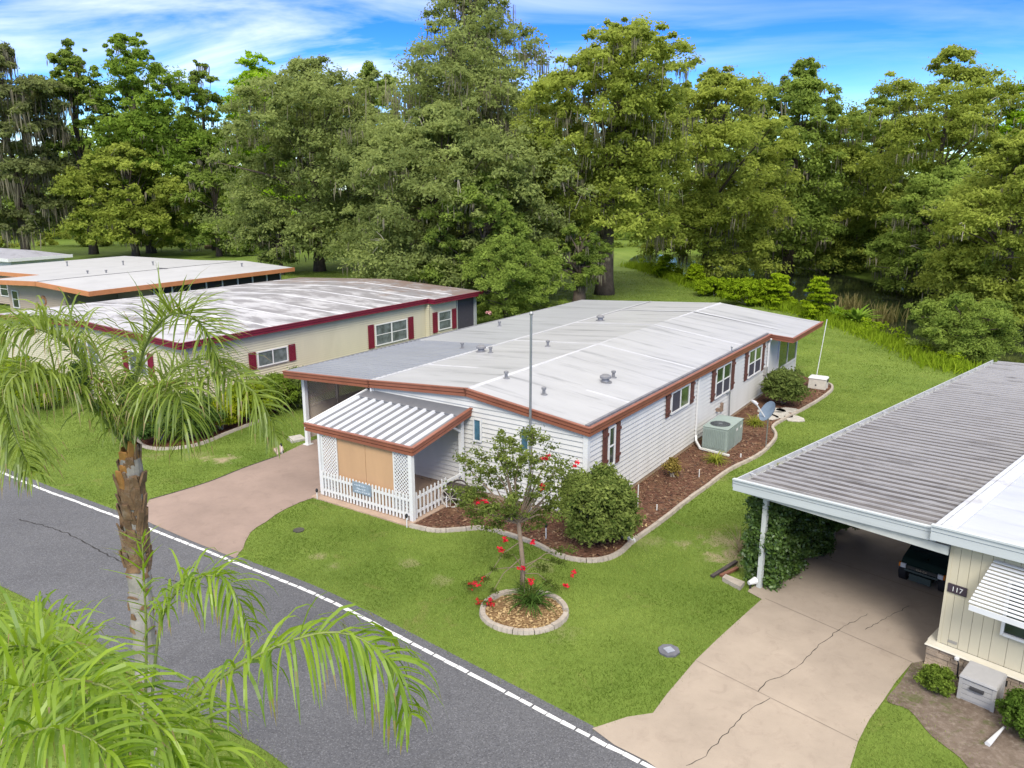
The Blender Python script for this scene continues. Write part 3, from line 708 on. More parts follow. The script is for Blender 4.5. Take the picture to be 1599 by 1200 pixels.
# porch
MB().box(-8.82, -4.42, -3.42, -.03, -.05, .045).build('porch_slab', pm('porch slab', (.50, .36, .26), .8, .15, 2, bump=.2, stain=(.36, .26, .2), stain_amt=.5), H1)
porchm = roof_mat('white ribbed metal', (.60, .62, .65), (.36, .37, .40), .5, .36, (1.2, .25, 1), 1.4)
pz = lambda y: 3.02 + (3.02 - 2.47) * y / 3.05                # roof falls toward the street
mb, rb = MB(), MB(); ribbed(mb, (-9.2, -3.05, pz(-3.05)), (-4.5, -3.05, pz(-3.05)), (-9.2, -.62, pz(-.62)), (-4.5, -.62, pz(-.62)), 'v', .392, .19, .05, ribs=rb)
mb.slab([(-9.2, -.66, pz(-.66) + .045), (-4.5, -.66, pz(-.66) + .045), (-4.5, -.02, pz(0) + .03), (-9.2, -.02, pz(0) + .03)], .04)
mb.build('porch_roof', roof_mat('shaded valley metal', (.17, .175, .19), (.12, .12, .13), .6, .5, (1.2, .25, 1), 1.4), H1); rb.build('porch_roof_rib', porchm, H1)  # deck coloured dark to paint the shade in the valleys between white ribs
dkrib = pm('shadow gap closure', (.10, .09, .09), .8, .3, 8)
fascia(H1, [(-9.22, -3.06, pz(-3.06) + .04), (-4.48, -3.06, pz(-3.06) + .04), (-4.48, -.05, pz(-.05) + .06)], terracotta, .26, name='porch_fascia')
mb = MB(); mb.bar((-9.22, -3.05, pz(-3.05) + .01), (-9.22, -.03, pz(0) + .01), .06, .13); mb.build('porch_edge_trim', white_trim, H1)
mb = MB(); mb.box(-4.64, -4.50, -3.10, -2.96, 0, 2.26); mb.build('porch_post', white_trim, H1)
mb = MB(); mb.box(-8.70, -8.60, -3.08, -2.98, 0, 2.26); mb.build('porch_post', white_trim, H1)
mb = MB(); mb.box(-4.76, -4.62, -.36, -.22, .1, 2.74); mb.bar((-4.69, -.36, 2.3), (-4.69, -.9, 2.62), .07, .07); mb.bar((-4.69, -.36, .75), (-4.69, -1.15, .72), .07, .08); mb.build('porch_post', white_trim, H1)
for x0 in (-8.58, -5.34):
    mb = MB(); lattice(mb, (x0, -2.98, .25), (1, 0, 0), (0, 0, 1), .68, 2.0, .125, .03); mb.build('lattice_panel', white_trim, H1)
tan = pm('tan roller blind', (.60, .37, .20), .75, .08, 1.2, stretch=(1, 1, .3))
mb = MB(); mb.box(-7.88, -6.62, -2.95, -2.93, .12, 2.22); mb.box(-6.60, -5.36, -2.95, -2.93, .12, 2.22); mb.tube([(-7.9, -2.94, 2.24), (-5.34, -2.94, 2.24)], .035, 10); mb.build('roller_blind', tan, H1)
# ---------------------------------------------------------------- picket fence on the porch
FE = at_frame('picket_fence', 'low white picket fence closing the front and right side of the porch', 'fence', FM)
def fence_run(a, b, n, frame_sign):
    a, b = Vector((*a, 0)), Vector((*b, 0)); d = (b - a).normalized(); o = Vector((d.y, -d.x, 0)); L = (b - a).length
    mb = MB()
    for z in (.22, .70): mb.hexa([a + Vector((0, 0, z)), b + Vector((0, 0, z)), b - o * .035 + Vector((0, 0, z)), a - o * .035 + Vector((0, 0, z))], [p + Vector((0, 0, z + .085)) for p in (a, b, b - o * .035, a - o * .035)])
    rail = mb.build('fence_rail', white_trim, FE); proto = None
    for i in range(n):
        c = a + d * (L * (i + .5) / n)
        if proto is None:
            mb = MB(); w = .036; t = .018; prof = [(-w, .07), (w, .07), (w, .90), (w * .7, .935), (0, .955), (-w * .7, .935), (-w, .90)]
            P = [Vector((x, 0, z)) for x, z in prof]; k = len(P)
            mb.v = [tuple(p) for p in P] + [tuple(p - Vector((0, t, 0))) for p in P]
            mb.f = [tuple(range(k)), tuple(range(2 * k - 1, k - 1, -1))] + [(j, j + k, (j + 1) % k + k, (j + 1) % k) for j in range(k)]
            proto = p_ = mb.build('picket', white_trim, rail)
        else:
            p_ = proto.copy(); COL.objects.link(p_); p_.parent = rail
        p_.location = c + o * .002 + Vector((0, 0, rnd.uniform(-.008, .008))); p_.rotation_euler = (0, 0, math.atan2(d.y, d.x))
fence_run((-8.58, -3.12), (-4.64, -3.12), 27, 1); fence_run((-4.56, -2.95), (-4.62, -1.2), 9, 1)
pl = at_frame('plaque', 'small grey blue plaque hung on the front of the white picket fence', 'sign', FM)
MB().box(-7.05, -6.22, -3.17, -3.145, .52, .90).build('board', pm('slate blue paint', (.27, .34, .40), .6, .2, 8), pl)
lm = pm('pale lettering', (.55, .62, .68), .6); mb = MB(); r = random.Random(4)
for row, (n, z) in enumerate(((7, .78), (5, .66), (8, .57))):
    x = -6.95 + (.1 if row == 1 else 0)
    for i in range(n):
        w_ = r.uniform(.03, .075); z1 = z + r.uniform(.03, .06); mb.box(x, x + w_, -3.178, -3.1705, z, z1); x += w_ + .025
mb.build('lettering', lm, pl)
# ---------------------------------------------------------------- the cream home with the carport on the right
cream = pm('cream panel', (.66, .60, .44), .6, .05, .9, stain=(.50, .43, .30), stain_amt=.3, stretch=(1, 1, .3))
paleg = pm('pale fascia', (.60, .64, .64), .5, .07, 1.5, stain=(.42, .45, .45), stain_amt=.4, stretch=(.3, 1, 3))
H2 = at_frame('mobile_home', 'cream panelled home with a ribbed grey carport roof and a white slatted awning', 'house', FR)
X0 = .2
mb = MB()
x = X0; r = random.Random(2)
while x < 8.0: L = r.choice((.20, .20, .30)); mb.box(x + .004, x + L - .004, 0, .02, .57, 3.06); x += L
mb.box(X0 + .02, 8.0, .021, .05, .56, 3.06); mb.box(X0, X0 + .02, .0215, 20.5, .1, 3.06); mb.box(X0 - .012, X0 + .05, -.012, .0205, .57, 3.06)
mb.build('wall', cream, H2)
stone = pm('stacked stone', (.44, .35, .26), .9, .38, 2.6, bump=.8, bscale=18, stain=(.27, .20, .15), stain_amt=.5)
mb = MB(); z = -.05
for row in range(5):
    hh = (.12, .10, .13, .10, .11)[row]; x = X0 - .16
    while x < 7.8:
        L = r.uniform(.22, .62); mb.box(x + .006, x + L - .006, -.17 + r.uniform(-.02, .015), .0, z + .005, z + hh - .005); x += L
    y = .001
    while y < 1.2: L = r.uniform(.25, .5); mb.box(X0 - .16 + r.uniform(-.015, .012), X0, y + .006, y + L - .006, z + .005, z + hh - .005); y += L
    z += hh
mb.build('stone_skirting', stone, H2)
MB().box(X0 - .14, 7.8, -.148, -.001, -.04, .50).build('mortar', pm('mortar dark', (.16, .12, .09), .95), H2)
mb = MB(); mb.hexa([(X0 - .20, -.22, .512), (8, -.22, .512), (8, -.013, .512), (X0 - .20, -.013, .512)], [(X0 - .18, -.2, .545), (8, -.2, .545), (8, -.013, .568), (X0 - .18, -.013, .568)]); mb.box(X0 - .20, X0 - .014, -.012, 1.3, .512, .56)
mb.build('ledge', pm('cream ledge', (.74, .69, .56), .6, .06, 2), H2)
mb = MB()
for x in (1.05, 1.55, 3.3, 3.65): mb.box(x, x + .10, -.205, -.17, .26, .38)
mb.build('skirt_vent', pm('vent dark', (.02, .02, .02), .8), H2)
MB().box(.40, .58, -.016, .0, .66, .72).build('wall_plate', pm('dull plate', (.36, .34, .30), .5, .1, 8), H2)
ccm = new_mat('dark blotched metal roofing'); q = NT(ccm); v = q.obj()  # dark blotchy deck, paler toward its far end, under lighter ribs
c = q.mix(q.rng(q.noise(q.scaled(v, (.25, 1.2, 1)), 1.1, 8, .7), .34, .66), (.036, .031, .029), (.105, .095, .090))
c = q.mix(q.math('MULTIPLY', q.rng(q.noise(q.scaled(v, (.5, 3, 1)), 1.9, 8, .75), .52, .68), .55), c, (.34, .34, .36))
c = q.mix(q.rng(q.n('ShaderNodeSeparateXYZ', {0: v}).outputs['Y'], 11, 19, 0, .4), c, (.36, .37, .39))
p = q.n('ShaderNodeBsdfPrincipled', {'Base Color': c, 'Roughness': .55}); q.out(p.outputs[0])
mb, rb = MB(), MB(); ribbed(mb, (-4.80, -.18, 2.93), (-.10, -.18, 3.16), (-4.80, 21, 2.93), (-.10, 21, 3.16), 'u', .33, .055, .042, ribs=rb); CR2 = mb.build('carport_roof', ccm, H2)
rb.build('roof_rib', roof_mat('pale rib metal', (.40, .39, .385), (.11, .10, .095), 1., .5, (.4, 2.5, 1), 1.6), CR2)
h2roof = roof_mat('silver roof coating', (.58, .60, .64), (.32, .33, .37), .7, .3, (.25, 1, 1))
mb = MB(); mb.slab([(-.05, -.28, 3.30), (8.2, -.28, 3.66), (8.2, 21, 3.66), (-.05, 21, 3.30)], .08); mb.build('roof', h2roof, H2)
mb = MB(); mb.box(-.12, -.02, -.3, 21, 3.17, 3.345); mb.box(-.01, .28, -.27, 21, 3.302, 3.335); mb.build('roof_flashing', pm('pale flashing', (.62, .64, .66), .4, .12, 4, stain=(.3, .26, .25), stain_amt=.7), H2)
def layered(mb, a, b, z0s, z1s):
    for (o0, o1, h0, h1) in z0s:
        A, B = Vector(a), Vector(b); d2 = (B - A); d2.z = 0; d2.normalize(); o = Vector((d2.y, -d2.x, 0)); dn = Vector((0, 0, -1))
        mb.hexa([A + o * o1 + dn * h1, B + o * o1 + dn * h1, B + o * o0 + dn * h1, A + o * o0 + dn * h1], [A + o * o1 + dn * h0, B + o * o1 + dn * h0, B + o * o0 + dn * h0, A + o * o0 + dn * h0])
lay = ((0, .10, -.07, -.035), (0, .06, -.035, .06), (0, .03, .06, .075), (0, .045, .075, .26))
mb = MB(); layered(mb, (-4.95, -.2, 2.99), (-.06, -.2, 3.22), lay, 0); layered(mb, (-.14, -.3, 3.33), (8.3, -.3, 3.70), ((0, .10, -.05, -.01), (0, .06, -.01, .10), (0, .03, .10, .12), (0, .045, .12, .31)), 0)
mb.build('fascia', paleg, H2)
mb = MB(); mb.box(-5.00, -4.97, -.2, 21, 2.80, 2.985); mb.box(-4.97, -4.80, -.2, 21, 2.80, 2.82)
for k in range(22): mb.box(-4.969, -4.80, .6 + k * .95, .63 + k * .95, 2.955, 2.975)
mb.build('gutter', pm('pale gutter', (.55, .56, .56), .45, .12, 4, stain=(.25, .24, .23), stain_amt=.6), H2)
postm = pm('post paint', (.58, .60, .56), .6, .12, 3)
for y in (.31, 4.56, 8.9, 13.2, 17.5): MB().box(-4.34, -4.22, y - .06, y + .06, 0, 2.86).build('carport_post', postm, H2)
MB().box(-4.9, .19, -.15, -.10, 2.70, 2.90).build('beam', postm, H2)
aw = pm('awning slat', (.80, .81, .82), .4, .05, 3); mb = MB(); n = 13; x0, x1 = 1.02, 3.3
for i in range(n):
    t0, t1 = i / n, (i + .74) / n
    za, zb = 2.86 - .84 * t0, 2.86 - .84 * t1; ya, yb = -.03 - .62 * t0, -.03 - .62 * t1; sx_ = .20 * t0
    mb.hexa([(x0 - sx_, ya, za - .02), (x1 + sx_, ya, za - .02), (x1 + sx_, yb - .015, zb + .012), (x0 - sx_, yb - .015, zb + .012)][::-1], [(x0 - sx_, ya, za), (x1 + sx_, ya, za), (x1 + sx_, yb - .015, zb + .03), (x0 - sx_, yb - .015, zb + .03)][::-1])
mb.hexa([(x0 - .16, -.69, 1.90), (x1 + .16, -.69, 1.90), (x1 + .16, -.66, 1.90), (x0 - .16, -.66, 1.90)], [(x0 - .16, -.69, 2.02), (x1 + .16, -.69, 2.02), (x1 + .16, -.66, 2.02), (x0 - .16, -.66, 2.02)])
mb.build('awning', aw, H2)
window(H2, 'x', 1.35, 3.2, 1.3, 2.6, 0.0, -1, 'slider', (pane_g,))
sg = at_frame('house_number_sign', 'dark plate with white house number beside the slatted awning', 'sign', FR)
MB().box(.245, .625, -.03, -.004, 1.83, 2.03).build('plate', pm('dark plum plate', (.055, .04, .055), .5, .15, 6), sg)
text_mesh('number', '117', .155, white_trim, sg, (.435, -.0335, 1.925), (math.pi / 2, 0, 0))
# ---------------------------------------------------------------- the yellow home on the left
yellow = pm('yellow vinyl', (.66, .61, .43), .55, .05, 1.1, stain=(.45, .40, .25), stain_amt=.25, stretch=(1, 1, .3))
maroon = pm('maroon trim', (.20, .012, .035), .45, .15, 1.5)
H3 = at_frame('mobile_home', 'pale yellow home with maroon trim and shutters and a patchy white flat roof', 'house', FN)
mb = MB(); lap_wall(mb, (-17.8, 0), (0, 0), .25, [(0, 2.6), (.55, 3.1), (1, 2.8)], (0, -1), .13); lap_wall(mb, (0, 0), (0, 18.3), .25, [(0, 2.85), (1, 2.85)], (1, 0), .13)
lap_wall(mb, (.38, 18.3), (.38, 21.2), .25, [(0, 2.85), (1, 2.85)], (1, 0), .13); lap_wall(mb, (0, 18.3), (.38, 18.3), .25, [(0, 2.85), (1, 2.85)], (0, -1), .13)
mb.quad((-17.8, .01, 0), (-.01, .01, 0), (-.01, .01, 2.8), (-8, .01, 3.1), (-17.8, .01, 2.6)); mb.quad((-.012, 0.01, 0), (-.012, 23, 0), (-.012, 23, 2.8), (-.012, 0.01, 2.8)); mb.quad((.37, 18.31, 0), (.37, 21.2, 0), (.37, 21.2, 2.8), (.37, 18.31, 2.8))
mb.build('wall', yellow, H3)
m = new_mat('patchy roof coating'); q = NT(m); v = q.obj()
c = q.mix(q.rng(q.noise(q.scaled(v, (.28, 1., 1)), .8, 6, .6), .3, .7), (.34, .335, .35), (.47, .465, .47))
pt = q.noise(q.scaled(v, (.42, .95, 1)), .95, 9, .68, .35)
yy = q.n('ShaderNodeSeparateXYZ', {0: v}).outputs['Y']
c = q.mix(q.math('MULTIPLY', q.rng(q.math('ADD', pt, q.rng(yy, 0, 24, -.03, .10)), .47, .58), .8), c, (.15, .14, .145))
c = q.mix(q.math('MULTIPLY', q.rng(q.math('ADD', q.noise(v, .9, 8, .75), q.rng(yy, 10, 25, -.3, .22)), .52, .66), .75), c, (.17, .105, .075))
p = q.n('ShaderNodeBsdfPrincipled', {'Base Color': c, 'Roughness': .5}); q.out(p.outputs[0])
mb = MB(); mb.slab([(-18.2, -.3, 2.88), (-8, -.3, 3.38), (-8, 23.7, 3.38), (-18.2, 23.7, 2.88)], .07); mb.slab([(-8, -.3, 3.38), (.3, -.3, 3.08), (.3, 23.7, 3.08), (-8, 23.7, 3.38)], .07); mb.slab([(.301, 18.25, 3.08), (.85, 18.25, 3.06), (.85, 23.7, 3.06), (.301, 23.7, 3.08)], .07)
mb.build('roof', m, H3)
mb = MB()
for k in range(1, 9):                                         # panel laps standing proud of the coating
    y = k * 2.6
    for xa, za, xb, zb in ((-18.1, 2.885, -8.05, 3.378), (-7.95, 3.378, .25, 3.082)): mb.slab([(xa, y, za + .012), (xb, y, zb + .012), (xb, y + .16, zb + .012), (xa, y + .16, za + .012)], .014)
mb.build('roof_seam', pm('lap coating', (.74, .74, .75), .5, .12, 2, stain=(.3, .28, .28), stain_amt=.6, stretch=(.3, 1, 1)), H3)
fascia(H3, [(-18.2, -.3, 2.88), (-8, -.3, 3.38), (.3, -.3, 3.09), (.3, 18.25, 3.08), (.85, 18.25, 3.07), (.85, 23.7, 3.06)], maroon, .30)
NW = lambda *a, **k: window(H3, 'y', *a, **k)
grey_pane = glass('grey curtained glass', (.10, .115, .12), .15)
NW(4.3, 6.35, 1.0, 1.85, .008, 1, kind='slider', panes=(grey_pane,)); shutter(H3, 'y', 3.75, 4.2, .95, 1.88, .008, 1, maroon, 'louvre'); shutter(H3, 'y', 6.45, 6.9, .95, 1.88, .008, 1, maroon, 'louvre')
NW(13.35, 16.35, .65, 2.0, .008, 1, kind='double', panes=(grey_pane,)); shutter(H3, 'y', 12.72, 13.22, .58, 2.05, .008, 1, maroon, 'louvre'); shutter(H3, 'y', 16.48, 16.98, .58, 2.05, .008, 1, maroon, 'louvre')
NW(19.15, 20.55, .82, 2.08, .39, 1, kind='single', panes=(grey_pane,)); shutter(H3, 'y', 18.55, 19.03, .72, 2.12, .39, 1, maroon, 'louvre'); shutter(H3, 'y', 20.68, 21.12, .72, 2.12, .39, 1, maroon, 'louvre')
window(H3, 'x', -4.6, -3.0, 1.0, 2.2, -.008, -1, 'double', (grey_pane,)); window(H3, 'x', -9.5, -7.4, 1.0, 2.2, -.008, -1, 'double', (grey_pane,)); shutter(H3, 'x', -5.15, -4.7, .95, 2.22, -.008, -1, maroon, 'louvre'); shutter(H3, 'x', -2.9, -2.45, .95, 2.22, -.008, -1, maroon, 'louvre')
mb = MB(); mb.box(.30, .34, 21.25, 23.5, .05, 2.8); mb.build('porch_screen', screen_m, H3)
mb = MB(); mb.box(.36, .5, 23.3, 23.5, 0, 2.8); mb.box(.36, .46, 21.22, 21.3, 0, 2.8); mb.build('porch_post', pm('grey post', (.40, .42, .40), .6, .1, 3), H3)
mb = MB(); lap_wall(mb, (-6.5, -2.0), (-.6, -2.0), 0, [(0, 1.0), (1, 1.0)], (0, -1), .13); lap_wall(mb, (-.6, -2.0), (-.6, 0), 0, [(0, 1.), (1, 1.)], (1, 0), .13); mb.box(-6.45, -.62, -1.98, -.05, 0, .3); mb.build('porch_wall', yellow, H3)
mb = MB(); mb.box(-6.55, -.55, -2.06, -1.95, 1.0, 1.09); mb.box(-.64, -.53, -1.949, -.02, 1.0, 1.09); mb.build('porch_rail', maroon, H3)
# ---------------------------------------------------------------- the home with orange trim and the one behind it
orange = pm('orange trim', (.60, .24, .10), .5, .1, 1.5); tanw = pm('tan vinyl', (.44, .36, .27), .6, .06, 1.2)
H4 = at_frame('mobile_home', 'tan home with bright orange roof trim and a pale flat roof behind the yellow home', 'house', FO)
mb = MB(); lap_wall(mb, (-12.8, 1.2), (-5.0, 1.2), .2, [(0, 2.7), (1, 3.05)], (0, -1), .16); lap_wall(mb, (-5, 1.2), (-5, 5.5), .2, [(0, 3), (1, 3)], (1, 0), .16); lap_wall(mb, (-5, 5.5), (-.6, 5.5), .2, [(0, 3.), (1, 2.7)], (0, -1), .16); lap_wall(mb, (-.6, 5.5), (-.6, 19), .2, [(0, .9), (1, .9)], (1, 0), .16)
lap_wall(mb, (-24, 4.6), (-12.8, 4.6), .2, [(0, 2.6), (1, 2.7)], (0, -1), .16)
mb.box(-24, -.65, 5.6, 19, 0, 1.); mb.box(-12.7, -5.1, 1.25, 5.6, 0, 2.6); mb.build('wall', tanw, H4)
mb = MB()
for k in range(9): mb.box(-.66, -.60, 5.6 + k * 1.65, 5.72 + k * 1.65, .9, 2.75)
mb.build('screen_post', white_trim, H4); MB().box(-.72, -.68, 5.6, 19, .95, 2.75).build('porch_screen', pm('dark screen', (.03, .03, .035), .6), H4)
h4r = roof_mat('pale grey roof', (.52, .52, .525), (.34, .34, .35), .5, .5, (.8, .3, 1))
mb = MB(); mb.slab([(-13.2, 0, 3.18), (-6.5, 0, 3.42), (-6.5, 20, 3.42), (-13.2, 20, 3.18)], .06); mb.slab([(-6.5, 0, 3.42), (0, 0, 3.08), (0, 20, 3.08), (-6.5, 20, 3.42)], .06)
mb.slab([(-25, 4, 3.1), (-13.201, 4, 3.18), (-13.201, 20, 3.18), (-25, 20, 3.1)], .06); mb.build('roof', h4r, H4)
fascia(H4, [(-25, 4, 3.1), (-13.25, 4, 3.19)], orange, .32, False); fascia(H4, [(-13.2, 3.9, 3.19), (-13.2, 0, 3.19), (-6.5, 0, 3.43), (0, 0, 3.09), (0, 20, 3.09)], orange, .34, False)
mb = MB(); mb.bar((-6.5, .1, 3.432), (-6.5, 19, 3.432), .10, .02); mb.box(-7.4, -6.3, 11, 11.35, 3.42, 3.455); mb.build('roof_seam', pm('dark seam', (.10, .10, .11), .7), H4)
for x, y in ((-8.5, 7), (-9.5, 6), (-3.5, 17), (-12, 14), (-15, 13), (-19, 10)):
    MB().lathe((x, y, 3.1), [(.06, 0), (.06, .38), (.1, .39), (.1, .48), (.02, .5)], 8).build('roof_vent', pipe_m, H4)
window(H4, 'x', -12.2, -11.3, .9, 2.3, 1.19, -1, 'single', (pane_g,))
window(H4, 'x', -20.5, -19.2, .9, 2.2, 4.59, -1, 'single', (pane_g,))
pq = at_frame('sun_plaque', 'round terracotta wall plaque on the tan gable wall', 'wall plaque', FO)
mb = MB(); mb.tube([(-7.9, 1.175, 1.75), (-7.9, 1.12, 1.75)], [.42, .38], 20); mb.build('disc', pm('terracotta plaque', (.42, .2, .1), .8, .5, 5), pq); mb = MB(); mb.tube([(-7.9, 1.121, 1.68), (-7.9, 1.08, 1.68)], [.22, .18], 16); mb.build('centre', pm('grey plaque', (.25, .28, .28), .8, .4, 7), pq)
H5 = empty('mobile_home', 'farthest home at the left edge with a low grey roof and white eaves', 'house', (-55.2, 87.5, 0), FO.rz)
mb = MB(); lap_wall(mb, (-14, 0), (0, 0), .2, [(0, 2.5), (1, 2.5)], (0, -1), .2); mb.box(-14, -.02, .02, 6, 0, 2.5); mb.build('wall', white_siding, H5)
mb = MB(); mb.hexa([(-15, -.6, 2.65), (.6, -.6, 2.65), (.6, 6.6, 2.65), (-15, 6.6, 2.65)], [(-15, 2.6, 3.3), (-1.6, 2.6, 3.3), (-1.6, 3.4, 3.3), (-15, 3.4, 3.3)])
mb.build('roof', roof_mat('grey shingle roof', (.33, .33, .36), (.16, .15, .15), .7, .7, (.6, .6, 1), 1.2), H5)
fascia(H5, [(-15, -.6, 2.7), (.6, -.6, 2.7), (.6, 6.6, 2.7)], white_trim, .34, False)
#PART3
# ================================================================ yard objects
steel_g = pm('ac green steel', (.36, .44, .40), .5, .08, 2.5, stain=(.25, .29, .26), stain_amt=.4)
ac = at_frame('air_conditioner', 'pale green packaged air conditioner standing in the mulch by the side wall', 'air conditioner', FM)
x0, x1, y0, y1, z0, z1 = .48, 1.50, 9.0, 10.95, .06, .98
mb = MB(); mb.box(x0, x1, y0, y1, z0, z1 - .03); mb.box(x0 - .02, x1 + .02, y0 - .02, y1 + .02, z1 - .03, z1); mb.box(x0, x1, y0, y1, .01, .059)
for y in (10.0, 10.5): mb.box(x1, x1 + .012, y, y + .42, .2, .85)
mb.build('body', steel_g, ac, bevel=.008)
mb = MB()
for k in range(13): mb.box(x0 + .05 + k * .072, x0 + .085 + k * .072, y0 - .03, y0, .12, .9)
for k in range(10): mb.box(x1, x1 + .025, y0 + .06 + k * .085, y0 + .10 + k * .085, .12, .9)
mb.build('coil_guard', pm('ac louvre', (.30, .37, .34), .5, .1, 3), ac)
mb = MB(); c = Vector((.98, 9.62, z1 + .004)); mb.tube([c, c + Vector((0, 0, .004))], .40, 28); mb.build('fan_opening', pm('fan dark', (.03, .035, .04), .6), ac)
mb = MB()
for rr_ in (.1, .18, .26, .34, .40):
    P = [c + Vector((math.cos(a) * rr_, math.sin(a) * rr_, .014)) for a in [k * math.pi / 12 for k in range(25)]]; mb.tube(P, .006, 4, False)
for k in range(4): a = k * math.pi / 4; mb.tube([c + Vector((math.cos(a) * .40, math.sin(a) * .40, .02)), c - Vector((math.cos(a) * .40, math.sin(a) * .40, -.02))], .007, 4)
mb.tube([c, c + Vector((0, 0, .03))], .09, 12); mb.build('fan_grille', pm('fan wire', (.16, .18, .19), .5), ac)
mb = MB()
for y in (9.95, 10.45): mb.box(x1 + .012, x1 + .02, y + .12, y + .3, .66, .76)
mb.build('data_plate', white_trim, ac)
# satellite dish
ds = empty('satellite_dish', 'blue grey satellite dish on a thin mast near the kerb', 'satellite dish', (*FM.w(2.62, 10.55)[:2], 0))
bx_, by_ = FM.w(2.62, 10.55)[:2]
hd = D(1202, 648, by_).z
dish_c = Vector((0, 0, hd + .12)); dd = Vector((-.80, -.22, .52)).normalized(); qd = dd.to_track_quat('Z', 'Y').to_matrix()
mb = MB(); N = 24; rings = [(.0, 0), (.12, .008), (.24, .03), (.34, .065), (.40, .095)]
for side in (0, -.014):
    i0 = len(mb.v)
    for rr_, zz in rings:
        for k in range(N): a = 2 * math.pi * k / N; mb.v.append(tuple(dish_c + qd @ Vector((rr_ * math.cos(a), rr_ * 1.12 * math.sin(a), zz + side))))
    for r_ in range(len(rings) - 1):
        for k in range(N): a = i0 + r_ * N + k; b = i0 + r_ * N + (k + 1) % N; mb.f.append((a, b, b + N, a + N))
mb.build('dish', pm('dish blue grey', (.20, .27, .36), .45, .12, 4), ds, smooth=True)
low = dish_c + qd @ Vector((0, -.42, .06)); feed = dish_c + dd * .62 + Vector((0, 0, -.05))
low = dish_c + Vector((-.05, 0, -.34)); feed = Vector(((D(1180, 632, by_).x - bx_), -.1, D(1180, 630, by_).z))
mb = MB(); mb.bar(low, feed, .05, .05); mb.build('feed_arm', pm('dish arm', (.66, .67, .68), .5, .06, 5), ds)
mb = MB(); mb.tube([feed + Vector((-.14, 0, .1)), feed + Vector((.04, 0, -.02))], [.05, .07], 10); mb.tube([feed + Vector((-.14, .13, .1)), feed + Vector((.02, .13, .02))], [.05, .06], 10); mb.build('receiver', pm('receiver', (.62, .62, .64), .5, .2, 9), ds)
mb = MB(); mb.tube([(0, 0, 0), (0, 0, hd - .1)], .025, 8); mb.bar((0, 0, hd - .1), dish_c - dd * .03, .07, .07); mb.build('mast', alu, ds)
# poles
def pole(name, label, cat, a, b, r, m, tip=None):
    e = empty(name, label, cat, a); b = Vector(b) - Vector(a)
    MB().tube([(0, 0, 0), b], [r, r * .85], 10).build('shaft', m, e)
    if tip: MB().lathe(b, [(r * 1.3, -.02), (r * 1.5, .03), (r * .8, .07), (.004, .09)], 10).build('cap', m, e)
    return e
fp = FM.w(-1.86, -.38); ftop = D(830, 491, fp.y)
pole('flagpole', 'tall bare grey metal pole in front of the front wall of the white home', 'pole', fp, (ftop.x, fp.y, ftop.z), .045, alu, True)
mp_ = FM.w(.14, 13.3); mt = D(1143, 546, mp_.y)
am = pole('antenna_mast', 'grey antenna pipe clamped to the side wall behind the air conditioner', 'pole', mp_, (mt.x, mp_.y, mt.z + .1), .032, alu, True)
mb = MB(); mb.bar((0, 0, 1.35), (-.75, -.55, 1.42), .03, .03); mb.bar((0, 0, 2.9), (-.12, 0, 2.9), .06, .04); mb.build('bracket', alu, am)
# pump cover box and leaning pole
pbx = empty('equipment_box', 'weathered white box at the far tip of the mulch bed', 'box', (*FM.w(2.0, 22.0)[:2], 0), FM.rz)
off = pm('off white shell', (.66, .62, .54), .6, .12, 4, stain=(.42, .38, .30), stain_amt=.6)
mb = MB(); mb.hexa([(-.45, -.32, 0), (.45, -.32, 0), (.45, .32, 0), (-.45, .32, 0)], [(-.42, -.30, .56), (.42, -.30, .56), (.42, .30, .56), (-.42, .30, .56)]); mb.build('body', off, pbx, bevel=.02)
mb = MB(); mb.hexa([(-.46, -.34, .561), (.46, -.34, .561), (.46, .34, .561), (-.46, .34, .561)], [(-.42, -.29, .64), (.42, -.29, .64), (.42, .29, .64), (-.42, .29, .64)]); mb.build('lid', white_trim, pbx)
mb = MB(); mb.tube([(-.05, -.325, .22), (-.05, -.30, .22)], .045, 10); mb.box(.455, .47, .0, .2, .38, .52); mb.build('vent_hole', pm('hole', (.03, .03, .04), .8), pbx)
b0 = FM.w(1.75, 22.4); t0 = D(1292, 499, b0.y + .2)
pole('leaning_pole', 'thin white pole leaning above the weathered white box', 'pole', b0, (t0.x, b0.y + .2, t0.z), .022, white_trim)
# stakes, path lights, covers
def stake(px, py, h, label, cap=False, r=.018):
    g = G(px, py); e = empty('garden_stake' if not cap else 'path_light', label, 'stake' if not cap else 'garden light', (*g, 0))
    MB().tube([(0, 0, 0), (0, 0, h)], r, 8).build('rod', white_trim, e)
    if cap: MB().lathe((0, 0, h), [(.03, -.02), (.05, .04), (.035, .10), (.004, .12)], 10).build('lamp_head', pm('black plastic', (.02, .02, .022), .5), e)
stake(996, 795, .85, 'tall thin white stake in the mulch below the first shuttered window')
stake(1026, 798, .22, 'short white stub stake right beside the winding kerb near the round bush', r=.022)
stake(1092, 746, .32, 'short white stake in the mulch in front of the spiky lily clump')
stake(1157, 715, .16, 'white stub standing at the corner of the air conditioner pad', r=.03)
stake(636, 824, .35, 'white garden light with black head at the street corner of the porch fence', True)
stake(853, 842, .40, 'white garden light with black head left of the round bush', True)
stake(698, 793, .42, 'low white stake at the end of the short fence run')
stake(830, 812, .55, 'thin white stake behind the trunk of the flowering tree')
stake(496, 780, .28, 'black topped garden light on the driveway corner left of the porch', True)
stake(441, 709, .35, 'black topped garden light by the stones left of the carport post', True)
cov = empty('utility_cover', 'round grey utility cover set in the lawn beside the tan driveway', 'utility cover', (*G(1045, 1018), 0), .4)
